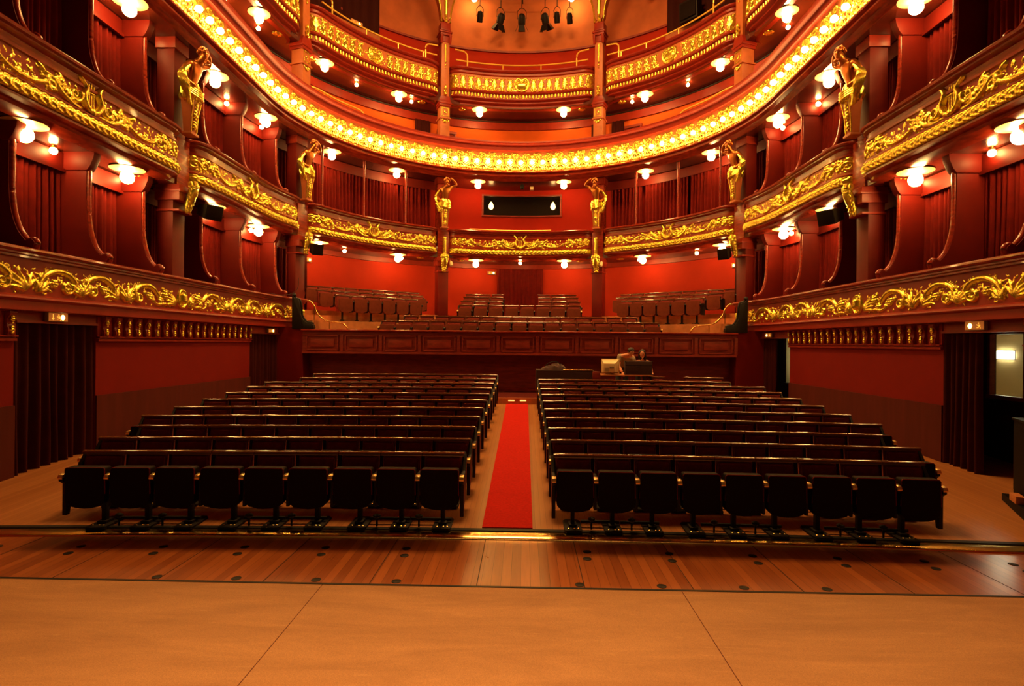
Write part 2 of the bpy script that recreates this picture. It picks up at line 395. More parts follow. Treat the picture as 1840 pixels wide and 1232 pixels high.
def motif_garland(L, res=.014):
    U, H = .16, .20; S = []
    for v in (.05, .10, .15):
        S += [leaf(.0, v, (v-.10)*8, .13, .028, 0, 1.1), leaf(.08, v+.02, (v-.08)*8, .11, .022, 0, 1.1), ([(.12, v)], .016, 1.4)]
    h = raster(U, H, res, S); n = max(1, int(L/U)); return np.concatenate([h[:-1]]*n+[h[:1]], 0)

# ------------------------------------------------------------------ setting: floors
def fz(y): return max(0., .057*(y-6.75)) if y < 15.75 else .513
m = MB().box(-12, 12, -4, 5.17, -.35, -.02); struct(m, 'floor_stage', DECK, 'worn pale brown stage deck in the foreground', smooth=False)
m = MB().box(-12, 12, 5.17, 6.66, -.35, -.05)
struct(m, 'floor_pit_cover', PIT, 'strip of reddish boards with dark plugs in front of the seats', smooth=False)
def ye(x): return 6.72-.0052*x*x
XS = [-9+.45*i for i in range(41)]
m = MB(); ys = [6.72, 6.75]+[6.75+9*i/12 for i in range(1, 13)]
for a, b in zip(ys[1:-1], ys[2:]):
    m.add([(-9, a, fz(a)), (9, a, fz(a)), (9, b, fz(b)), (-9, b, fz(b))], [(0, 1, 2, 3)])
for x0, x1 in zip(XS[:-1], XS[1:]):
    m.add([(x0, ye(x0), 0), (x1, ye(x1), 0), (x1, 6.75, 0), (x0, 6.75, 0), (x0, ye(x0), -.3), (x1, ye(x1), -.3)], [(0, 1, 2, 3), (4, 5, 1, 0)])
struct(m, 'floor', PARQ, 'sloping parquet floor under the stalls seats', smooth=False)
m = MB().box(-7.6, 7.6, 15.75, 18.2, .2, .68); struct(m, 'floor_cross_aisle', DKCARP, 'raised dark cross aisle behind the stalls', smooth=False)
m = MB().box(-.52, .60, 15.70, 15.76, .513, .684); struct(m, 'trim_1', STEPW, 'wooden step at the back end of the carpet', smooth=False)
def along(prof, XS=[x for x in XS if abs(x) < 7.5]):
    """profile (dy, z) drawn along the bowed front edge of the floor"""
    n = len(prof); vs = [(x, ye(x)+dy, z) for x in XS for dy, z in prof]; fs = [(i*n+k, (i+1)*n+k, (i+1)*n+(k+1) % n, i*n+(k+1) % n) for i in range(len(XS)-1) for k in range(n)]
    return MB().add(vs, fs+[tuple(range(n)), tuple((len(XS)-1)*n+k for k in range(n-1, -1, -1))])
m = along([(-.075, -.3), (-.075, .006), (0, .008), (0, -.3)]); struct(m, 'trim_2', BLACK, 'dark kerb along the front of the stalls floor', smooth=False)
o = along([(-.075, -.2)]+[(-.235+.16*(1-math.cos(PI*k/16)), -.05+.045*math.sin(PI*k/16)) for k in range(8, -1, -1)]+[(-.235, -.2)]).obj('brass_nosing', BRASS, angle=60)
tag(o, 'long brass strip edging the pit cover boards before the seats', 'metal strip', kind='thing')
# board seams on the stage deck
for i, x in enumerate((-1.62, 1.64)):
    o = MB().box(x-.003, x+.003, -1, 5.16, -.0215, -.0195).obj('trim_%d' % (3+i), DADO, smooth=False); o['kind'] = 'structure'
m = MB().box(-12, 12, 5.155, 5.185, -.06, -.016); struct(m, 'trim_5', BLACK, 'dark seam between the stage deck and the pit cover', smooth=False)
for i in range(-9, 10):
    if i % 1 == 0:
        x = -.22+1.0*i
        o = MB().box(x-.004, x+.004, 5.19, 6.48-.0052*x*x, -.0505, -.0485).obj('trim_%d' % (20+i+9), CONC, smooth=False); o['kind'] = 'structure'
# socket plugs
pl = MB().lathe([(.030, 0), (.045, .002), (.045, .005), (.038, .007), (.0, .007)], n=16).mesh('floor_plug', BLACK)
def plug(x, y, lab, grp):
    o = link(bpy.data.objects.new('floor_plug', pl)); o.location = (x, y, -.0505); tag(o, lab, 'floor plug', grp, 'thing')
for side, g in (('left', -1), ('right', 1)):
    for i in range(6):
        plug(g*(.98+.88*i)-.08, 6.17-.0052*(.98+.88*i)**2, f'dark plug in the far line of the boards, {ORD[i+1]} {side} of the middle', 'floor plugs')
        plug(g*(.98+.88*i)-.08-g*.02, 5.97-.0052*(.98+.88*i)**2, f'dark plug in the middle line of the boards, {ORD[i+1]} {side} of the middle', 'floor plugs')
    for i in range(4):
        plug(g*(.86+.76*i)-.12, 5.32, f'dark plug in the near line of the boards, {ORD[i+1]} {side} of the middle', 'floor plugs')
# carpet runner
m = MB()
for a, b in zip(ys[1:-1], ys[2:]):
    m.add([(-.28, a, fz(a)+.001), (.32, a, fz(a)+.001), (.32, b, fz(b)+.001), (-.28, b, fz(b)+.001), (-.28, a, fz(a)+.012), (.32, a, fz(a)+.012), (.32, b, fz(b)+.012), (-.28, b, fz(b)+.012)],
          [(4, 5, 6, 7), (0, 4, 7, 3), (1, 2, 6, 5)]+([(0, 1, 5, 4)] if a < 6.8 else []))
o = m.obj('carpet_runner', CARPET, smooth=False); tag(o, 'bright red carpet runner up the centre aisle between the seat blocks', 'carpet', kind='thing')
for x in (-.14, .18):
    o = MB().box(x-.085, x+.085, 15.69, 15.702, .60, .625).obj('step_light', SIGNL, smooth=False)
    tag(o, 'small lit step marker at the carpet end, '+('left' if x < 0 else 'right')+' one', 'step light', 'aisle step lights', 'thing')

# ------------------------------------------------------------------ setting: side walls of the stalls
YD0, YD1, YF0, YF1 = 8.45, 10.10, 15.85, 17.75     # door openings
def sy(y, g): return g*(SA+Y0-y) if y < Y0 else None
SF = 9.15
for side, g in (('left', -1), ('right', 1)):
    sN, sM, sO = g*(SA+Y0-YD0), g*(SA+Y0-YD1), g*(SA+Y0-YF0)
    m = MB()
    band(m, .53, .75, -.1, 2.70, g*(SA+Y0-3.0), sN)            # towards the stage
    band(m, .53, .75, -.1, 2.70, sM, sO)
    band(m, .53, .75, -.1, 2.70, g*SF, g*8.3)
    band(m, .53, .75, 2.60, 2.70, sN, sM); band(m, .53, .75, 2.58, 2.70, sO, g*SF)
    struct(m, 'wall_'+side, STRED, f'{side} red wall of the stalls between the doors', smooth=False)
    m = MB(); band(m, .50, .53, -.05, 1.18, sM, sO); band(m, .50, .53, -.05, 1.18, g*(SA+Y0-3.0), sN)
    struct(m, 'baseboard_'+side, DADO, f'{side} brown dado along the stalls wall', smooth=False)
    # door heads
    m = MB(); band(m, .52, .70, 2.45, 2.62, sN, sM); band(m, .52, .70, 2.41, 2.60, sO, g*SF); band(m, .48, .56, 2.44, 2.475, sN, sM); band(m, .48, .56, 2.40, 2.43, sO, g*SF)
    struct(m, 'trim_'+('6' if g < 0 else '7'), DKWOOD, smooth=False)
    # pier closing the wall towards the raised circle
    m = MB(); m.box(g*6.60 if g > 0 else -7.5, 7.5 if g > 0 else -6.60, 17.32, 17.9, .4, 2.63)
    struct(m, 'wall_pier_'+side, STRED, f'{side} red pier beside the panelled circle front', smooth=False)
    # corridor behind the doors
    m = MB()
    if g < 0:
        m.box(-9.6, -9.5, 6, 20, -.1, 3)
        struct(m, 'wall_corridor_left', CONC, smooth=False)
    else:
        m.box(8.70, 8.80, 6, 9.80, -.1, 3); m.box(8.70, 8.80, 10.55, 18.15, -.1, 3); m.box(8.70, 8.80, 18.85, 21, -.1, 3)
        m.box(8.70, 8.80, 9.80, 10.55, -.1, 1.33); m.box(8.70, 8.80, 9.80, 10.55, 2.46, 3)
        m.box(8.70, 8.80, 18.15, 18.85, -.1, 1.0); m.box(8.70, 8.80, 18.15, 18.85, 2.5, 3)
        struct(m, 'wall_corridor_right', CONC, smooth=False)
        m = MB().box(7.53, 8.7, 6, 20, -.15, .005); struct(m, 'floor_corridor', CARPET, smooth=False)
        # lit rooms seen through the corridor windows
        m = MB(); m.box(10.2, 10.3, 8.6, 13, .5, 3.2); m.box(8.8, 10.2, 8.6, 8.7, .5, 3.2); m.box(8.8, 10.2, 12.9, 13, .5, 3.2); m.box(8.8, 10.3, 8.6, 13, 3.1, 3.2); m.box(8.8, 10.3, 8.6, 13, .9, 1.0)
        struct(m, 'wall_foyer', PALE, 'pale foyer wall seen through the right door', smooth=False)
        m = MB(); m.box(9.3, 9.4, 18.2, 20.2, .5, 3.0)
        struct(m, 'wall_foyer_far', PALE, smooth=False)
        w = struct(MB().box(8.74, 8.75, 9.80, 10.55, 1.33, 2.46), 'window_1', PANE2, 'lit corridor window behind the near right door', smooth=False)
        fr = MB()
        for a in ((9.77, 9.83, 1.30, 2.49), (10.52, 10.58, 1.30, 2.49)): fr.box(8.66, 8.76, a[0], a[1], a[2], a[3])
        fr.box(8.66, 8.76, 9.77, 10.58, 2.44, 2.50); fr.box(8.64, 8.76, 9.77, 10.58, 1.28, 1.35)
        fr.obj('window_frame', DKWOOD, w, smooth=False)
        w = struct(MB().box(8.74, 8.75, 18.15, 18.85, 1.0, 2.5), 'window_2', PANE2, 'narrow lit window behind the far right door', smooth=False)
        MB().box(8.68, 8.70, 18.12, 18.88, 2.48, 2.52).obj('window_frame', DKWOOD, w, smooth=False)
        t = thing('foyer_lamp', 'white lit box lamp on the pale foyer wall behind the right door', 'lamp', (10.197, 12.02, 2.05))
        MB().box(-.03, 0, -.20, .20, -.08, .08).obj('lamp_face', TUBE, t, smooth=False); MB().box(-.005, .005, -.22, .22, -.10, .10).obj('lamp_back', GREYP, t, smooth=False)
        t = thing('foyer_tube', 'white strip lamp above the foyer window opening', 'lamp', (9.4, 10.6, 3.02))
        MB().tube([(0, -.6, 0), (0, .6, 0)], .03).obj('lamp_tube', TUBE, t); MB().box(-.05, .05, -.65, .65, .03, .075).obj('lamp_housing', GREYP, t, smooth=False)
        t = thing('corridor_tube', 'white strip lamp behind the narrow window of the far right door', 'lamp', (9.223, 19.35, 2.2))
        MB().tube([(0, 0, -1.1), (0, 0, .3)], .03).obj('lamp_tube', TUBE, t); MB().box(.03, .078, -.05, .05, -1.15, .35).obj('lamp_housing', GREYP, t, smooth=False)
# wall friezes with corbels
def corbel_meshes():
    m = MB(); m.prism([(0, .0), (-.06, .02), (-.075, .08), (-.045, .17), (-.05, .26), (-.10, .33), (-.10, .385), (0, .385)], 'x', -.062, .062)
    a = m.mesh('corbel', MAHOG, bevel=.008)
    d = MB()
    for z, r in ((.06, .020), (.095, .026), (.135, .02), (.20, .014), (.255, .028), (.29, .022)):
        d.sphere((0, -.07 if z < .16 else -.075, z), r, 8, 6, (1, .8, 1.25))
    d.v = [(p[0]*1.45, p[1]*1.12, p[2]) for p in d.v]; return a, d.mesh('gilt_drop', GOLD)
CB, DR = corbel_meshes()
def frieze(name, label, s0, s1, n):
    t = thing(name, label, 'frieze', kind='thing')
    m = MB(); band(m, .475, .53, 2.16, 2.20, s0, s1); band(m, .50, .53, 2.20, 2.62, s0, s1); band(m, .455, .53, 2.225, 2.245, s0, s1); band(m, .42, .53, 2.60, 2.635, s0, s1)
    m.obj('frieze_board', REDP, t, smooth=False)
    for i in range(n):
        s = s0+(s1-s0)*(i+.5)/n; x, y = P(s, .50)
        c = link(bpy.data.objects.new('corbel', CB), t); c.location = (x, y, 2.23); c.rotation_euler = (0, 0, ang(s))
        d = link(bpy.data.objects.new('gilt_drop', DR), c)
        for dx in (-.5, .5):
            pass
for side, g in (('left', -1), ('right', 1)):
    frieze('corbel_frieze', f'red frieze of gilt-dropped corbels along the {side} stalls wall', g*(SA+Y0-YD1), g*(SA+Y0-YF0), 20)
    frieze('corbel_frieze', f'short corbel frieze beside the circle front on the {side}', g*SF, g*8.75, 2)
    frieze('corbel_frieze', f'short corbel frieze on the {side} wall nearest the stage', g*(SA+Y0-6.8), g*(SA+Y0-YD0), 6)

# ------------------------------------------------------------------ setting: slabs, back walls, ceiling
def slab(name, prof, lab, m=SOFF): 
    o = struct(sweep(MB(), prof, srange(-20.4, 20.4), None, True), name, m, lab, smooth=False); return o
slab('floor_lower_boxes', [(.34, 2.63), (2.3, 2.63), (2.3, 2.85), (.34, 2.85)], None) if False else None
for side, g in (('left', -1), ('right', 1)):
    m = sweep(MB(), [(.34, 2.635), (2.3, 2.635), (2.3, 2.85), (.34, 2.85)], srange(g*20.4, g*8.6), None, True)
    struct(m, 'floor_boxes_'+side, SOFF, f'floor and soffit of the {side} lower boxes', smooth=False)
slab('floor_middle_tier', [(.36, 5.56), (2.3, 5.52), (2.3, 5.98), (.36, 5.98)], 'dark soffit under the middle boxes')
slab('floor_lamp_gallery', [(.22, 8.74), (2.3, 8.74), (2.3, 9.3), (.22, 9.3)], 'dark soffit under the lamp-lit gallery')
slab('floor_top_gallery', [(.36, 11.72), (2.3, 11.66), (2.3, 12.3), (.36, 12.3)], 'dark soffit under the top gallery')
m = sweep(MB(), [(2.1, 2.6), (2.1, 5.6)], srange(-20.4, -9.3)); sweep(m, [(2.1, 2.6), (2.1, 5.6)], srange(9.3, 20.4))
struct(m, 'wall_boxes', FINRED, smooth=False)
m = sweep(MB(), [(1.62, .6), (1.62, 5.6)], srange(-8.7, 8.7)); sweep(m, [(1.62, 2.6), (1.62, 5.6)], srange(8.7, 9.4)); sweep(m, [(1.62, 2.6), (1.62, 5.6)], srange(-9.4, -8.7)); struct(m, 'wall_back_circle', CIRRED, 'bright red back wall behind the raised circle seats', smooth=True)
m = MB(); band(m, 1.55, 1.62, 5.36, 5.56, -9, 9); struct(m, 'trim_8', REDP, smooth=False)
# middle tier back wall with the booth window opening in its centre bay
SW0, SW1 = -1.30, 1.36
m = MB()
sweep(m, [(1.66, 5.9), (1.66, 8.8)], srange(-20.4, SW0)); sweep(m, [(1.66, 5.9), (1.66, 8.8)], srange(SW1, 20.4))
sweep(m, [(1.66, 5.9), (1.66, 7.66)], srange(SW0, SW1)); sweep(m, [(1.66, 8.48), (1.66, 8.8)], srange(SW0, SW1))
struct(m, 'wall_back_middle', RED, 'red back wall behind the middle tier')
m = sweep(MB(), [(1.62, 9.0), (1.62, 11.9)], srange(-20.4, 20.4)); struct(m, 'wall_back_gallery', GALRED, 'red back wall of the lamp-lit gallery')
m = MB(); band(m, 1.54, 1.62, 11.30, 11.66, -20, 20); struct(m, 'trim_9', REDP, smooth=False)
m = MB(); band(m, 1.50, 1.62, 11.60, 11.64, -20, 20); struct(m, 'trim_10', BLACK, smooth=False)
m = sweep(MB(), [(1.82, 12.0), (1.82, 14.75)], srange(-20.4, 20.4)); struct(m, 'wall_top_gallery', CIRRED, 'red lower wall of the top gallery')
m = MB(); band(m, 1.76, 1.9, 14.72, 14.80, -20, 20); struct(m, 'trim_11', DKWOOD, smooth=False)
m = sweep(MB(), [(1.85, 14.78), (1.85, 18.6)], srange(-20.4, 20.4)); struct(m, 'wall_top_plaster', CANVAS, 'orange brown plaster wall above the top gallery')
m = MB().box(-12, 12, 3.5, 26, 18.5, 18.7); struct(m, 'ceiling', CANVAS, smooth=False)
# proscenium side piers (behind the edges of the picture) keep the house closed
m = MB().box(-12, -7.6, 2.2, 4.2, -.3, 18.6); m.box(7.6, 12, 2.2, 4.2, -.3, 18.6); m.box(-12, 12, 2.2, 4.2, 12, 18.6)
struct(m, 'wall_proscenium', MAHOG, smooth=False)
# booth
bx = MB()
for (a, b, c, d, e, f) in ((-2.0, 2.1, 25.6, 25.7, 7.4, 8.7), (-2.0, -1.95, 24.5, 25.6, 7.4, 8.7), (2.05, 2.1, 24.5, 25.6, 7.4, 8.7), (-2.0, 2.1, 24.5, 25.7, 7.4, 7.45), (-2.0, 2.1, 24.5, 25.7, 8.65, 8.7)):
    bx.box(a, b, c, d, e, f)
struct(bx, 'wall_booth', CONC, smooth=False)
w = struct(sweep(MB(), [(1.68, 7.66), (1.68, 8.48)], srange(SW0, SW1)), 'window_3', PANE, 'long dark control booth window in the middle tier')
m = MB(); band(m, 1.60, 1.70, 7.60, 7.66, SW0-.06, SW1+.06); band(m, 1.60, 1.70, 8.48, 8.54, SW0-.06, SW1+.06); band(m, 1.60, 1.70, 7.60, 8.54, SW0-.06, SW0); band(m, 1.60, 1.70, 7.60, 8.54, SW1, SW1+.06)
m.obj('window_frame', DKWOOD, w, smooth=False)
for x, lab in ((-1.31, 'left'), (1.40, 'right')):
    t = thing('booth_reflection', f'pear-shaped stand-in for a lamp reflection at the {lab} end of the booth window', 'lamp', (x, 24.9, 8.65), group='booth window reflections')
    MB().lathe([(.01, -.62), (.08, -.58), (.115, -.50), (.10, -.42), (.05, -.32), (.03, -.28), (.0, -.28)], n=14).obj('glass_bulb', BOOTHREFL, t)
    MB().tube([(0, 0, -.30), (0, 0, 0)], .012).obj('cord', BLACK, t)  # hanging bulb and cord imitate a lamp mirrored in the window

# ------------------------------------------------------------------ lower box parapets
h1, L1, H1 = motif_lower()
def parapet_lower(side, g):
    t = thing('box_parapet', f'long red lower parapet with gilded scrolls on the {side} side', 'balcony front')
    s0, s1 = g*20.2, g*8.62
    m = MB(); sweep(m, [(.40, 2.86), (.34, 2.86), (.34, 3.40), (.41, 3.40)], srange(s0, s1)); sweep(m, [(.41, 2.86), (.41, 3.4)], srange(s0, s1))
    m.obj('parapet_panel', REDP, t)
    m = sweep(MB(), [(.5, 3.40), (.33, 3.40), (.29, 3.41), (.29, 3.44), (.25, 3.455), (.25, 3.48), (.215, 3.49), (.20, 3.515), (.205, 3.545), (.23, 3.56), (.41, 3.56), (.41, 3.40)], srange(s0, s1), None, True)
    m.obj('handrail', MAHOG, t, angle=25)
    m = sweep(MB(), [(.5, 2.62), (.31, 2.62), (.30, 2.63), (.30, 2.76), (.26, 2.78), (.25, 2.80), (.27, 2.83), (.33, 2.86), (.5, 2.86)], srange(s0, s1), None, True)
    m.obj('lower_moulding', REDP, t, angle=25)
    for a, b in ((20.17, 14.45), (14.45, 8.73)):
        relief_obj(relief_mb(h1, g*a, g*b, 2.87, 2.87+H1, .343, amp=1.3), 'gilded_relief', GOLD, t)
    # scroll bracket end cap
    return t
for side, g in (('left', -1), ('right', 1)): parapet_lower(side, g)

# ------------------------------------------------------------------ middle tier fronts
def scallop(a, b, base=0., depth=.34, w=.50):
    def f(s):
        d = min(abs(s-a), abs(s-b))
        return base+(depth*(1-math.sqrt(max(0, 1-((w-d)/w)**2))) if d < w else 0)
    return f
def bay_range(a, b, inset=.22):
    g = 1 if b > a else -1; a += g*inset; b -= g*inset
    r = sorted(set([a, b]+[a+g*x for x in (.02, .05, .09, .14, .2, .27, .34, .42, .5)]+[b-g*x for x in (.02, .05, .09, .14, .2, .27, .34, .42, .5)]+srange(a+g*.5, b-g*.5)))
    return r
for (a, b), bn in zip(BAYS, BAYN):
    t = thing('box_tier_parapet', f'curved red middle tier front with gilded lyre, {bn}', 'balcony front', group='middle tier fronts')
    ss = bay_range(a, b); f = scallop(ss[0], ss[-1], .15)
    m = sweep(MB(), [(.25, 5.98), (.02, 5.98), (.02, 6.36), (.06, 6.37)], ss, f); sweep(m, [(.30, 5.9), (.30, 6.5)], ss, f); m.obj('parapet_panel', TAN if 20 < abs(a+b) < 30 else REDP, t)
    m = sweep(MB(), [(.35, 6.36), (.02, 6.36), (-.01, 6.375), (-.01, 6.42), (.03, 6.435), (.03, 6.54), (-.02, 6.56), (-.05, 6.58), (-.05, 6.61), (-.10, 6.625), (-.11, 6.66), (-.08, 6.69), (.35, 6.69)], ss, f, True)
    m.obj('handrail', MAHOG, t, angle=25)
    m = sweep(MB(), [(.25, 5.98), (-.02, 5.98), (-.04, 5.965), (-.04, 5.945), (0, 5.93), (0, 5.74), (-.02, 5.725), (-.02, 5.69), (.04, 5.67), (.10, 5.65), (.12, 5.60), (.22, 5.55), (.40, 5.54), (.4, 5.98)], ss, f, True)
    m.obj('lower_moulding', MAHOG, t, angle=25)
    L = ss[-1]-ss[0]; h, H = motif_lyre(L)
    relief_obj(relief_mb(h, ss[0], ss[-1], 5.985, 5.985+H, .022, f, amp=1.25), 'gilded_relief', GOLD, t)
    hg = motif_garland(L)
    def gp(u): q = (u-.5)*PI; return (-.055*math.cos(q), 5.835+.095*math.sin(q))
    relief_obj(relief_mb(hg+.004, ss[0], ss[-1], 5.74, 5.93, .0, f, amp=1.2, eps=.001, prof=gp), 'gilded_garland', GOLD, t)

# ------------------------------------------------------------------ lamp-lit gallery front (one smooth horseshoe)
t = thing('lamp_gallery_parapet', 'great horseshoe gallery front with gilded band carrying a row of bulbs', 'balcony front')
ss = srange(-20.2, 20.2)
sweep(MB(), [(.22, 9.08), (.10, 9.08), (.12, 9.5), (.10, 9.9), (.22, 9.9)], ss).obj('parapet_panel', TAN, t)
sweep(MB(), [(.35, 9.88), (.06, 9.88), (.0, 9.90), (.0, 9.94), (.05, 9.96), (.05, 10.10), (0, 10.12), (-.06, 10.15), (-.09, 10.19), (-.08, 10.24), (-.02, 10.26), (.23, 10.26), (.23, 9.88)], ss, None, True).obj('handrail', REDP, t, angle=25)
sweep(MB(), [(.4, 9.10), (.08, 9.10), (.0, 9.08), (-.03, 9.05), (-.03, 9.01), (.06, 8.98), (.06, 8.94), (.0, 8.92), (.0, 8.88), (.12, 8.85), (.16, 8.80), (.2, 8.76), (.23, 8.73), (.23, 9.1)], ss, None, True).obj('lower_moulding', MAHOG, t, angle=25)
hl, UL, HL = motif_lamps()
n = int(40.0/UL); hh = np.concatenate([hl[:-1]]*23+[hl[:1]], 0)
half = 23*UL/2
relief_obj(relief_mb(hh, -half, half, 9.10, 9.10+HL, .10, amp=1.2), 'gilded_relief', GOLD, t)
bm_ = MB().lathe([(.012, 0), (.045, .015), (.068, .05), (.075, .085), (.068, .12), (.045, .15), (.012, .165)], n=14).xf(Matrix.Rotation(PI/2, 4, 'X')).mesh('bulb_glass', BULB)
hold = MB().lathe([(.05, -.07), (.055, -.02), (.03, .005), (.0, .008)], n=12).xf(Matrix.Rotation(PI/2, 4, 'X')).mesh('bulb_holder', BRASS)
for i in range(-36, 37):
    s = i*.44; x, y = P(s, .06)
    lab = 'bare lit bulb at the very centre of the gilded gallery front' if i == 0 else f'bare lit bulb on the gilded gallery front, {ordw(abs(i))} {"left" if i < 0 else "right"} of its centre'
    b = thing('gallery_bulb', lab, 'light bulb', (x, y, 9.43), ang(s), 'gallery front bulbs')
    link(bpy.data.objects.new('glass_bulb', bm_), b); link(bpy.data.objects.new('bulb_holder', hold), b)

# ------------------------------------------------------------------ top gallery fronts
for (a, b), bn in zip(BAYS, BAYN):
    t = thing('top_gallery_parapet', f'gold crested top gallery front with heart shield, {bn}', 'balcony front', group='top gallery fronts')
    ss = bay_range(a, b); f = scallop(ss[0], ss[-1], .15)
    sweep(MB(), [(.25, 12.28), (.02, 12.28), (.02, 12.94), (.25, 12.94)], ss, f).obj('parapet_panel', TAN, t)
    sweep(MB(), [(.35, 12.92), (0, 12.92), (-.03, 12.95), (.02, 12.97), (.02, 13.06), (-.04, 13.08), (-.08, 13.12), (-.07, 13.17), (0, 13.2), (.08, 13.2), (.08, 12.92)], ss, f, True).obj('handrail', REDP, t, angle=25)
    sweep(MB(), [(.25, 12.30), (-.04, 12.30), (-.06, 12.26), (-.04, 12.22), (.02, 12.21), (.02, 12.05), (-.03, 12.03), (-.03, 11.99), (.08, 11.95), (.08, 11.88), (.2, 11.84), (.2, 11.76), (.36, 11.70), (.45, 11.70), (.45, 12.3)], ss, f, True).obj('lower_moulding', REDP, t, angle=25)
    L = ss[-1]-ss[0]; h, H = motif_crest(L)
    relief_obj(relief_mb(h, ss[0], ss[-1], 12.30, 12.30+H, .022, f, amp=1.2), 'gilded_relief', GOLD, t)
    n = int(L/.125); S = []
    for i in range(n): x = (i+.5)*L/n; S += [([(x, .03), (x, .12)], .038, .8)]
    relief_obj(relief_mb(raster(L, .15, .015, S), ss[0], ss[-1], 12.055, 12.205, .022, f, amp=.9), 'gilded_dentils', GOLD, t)

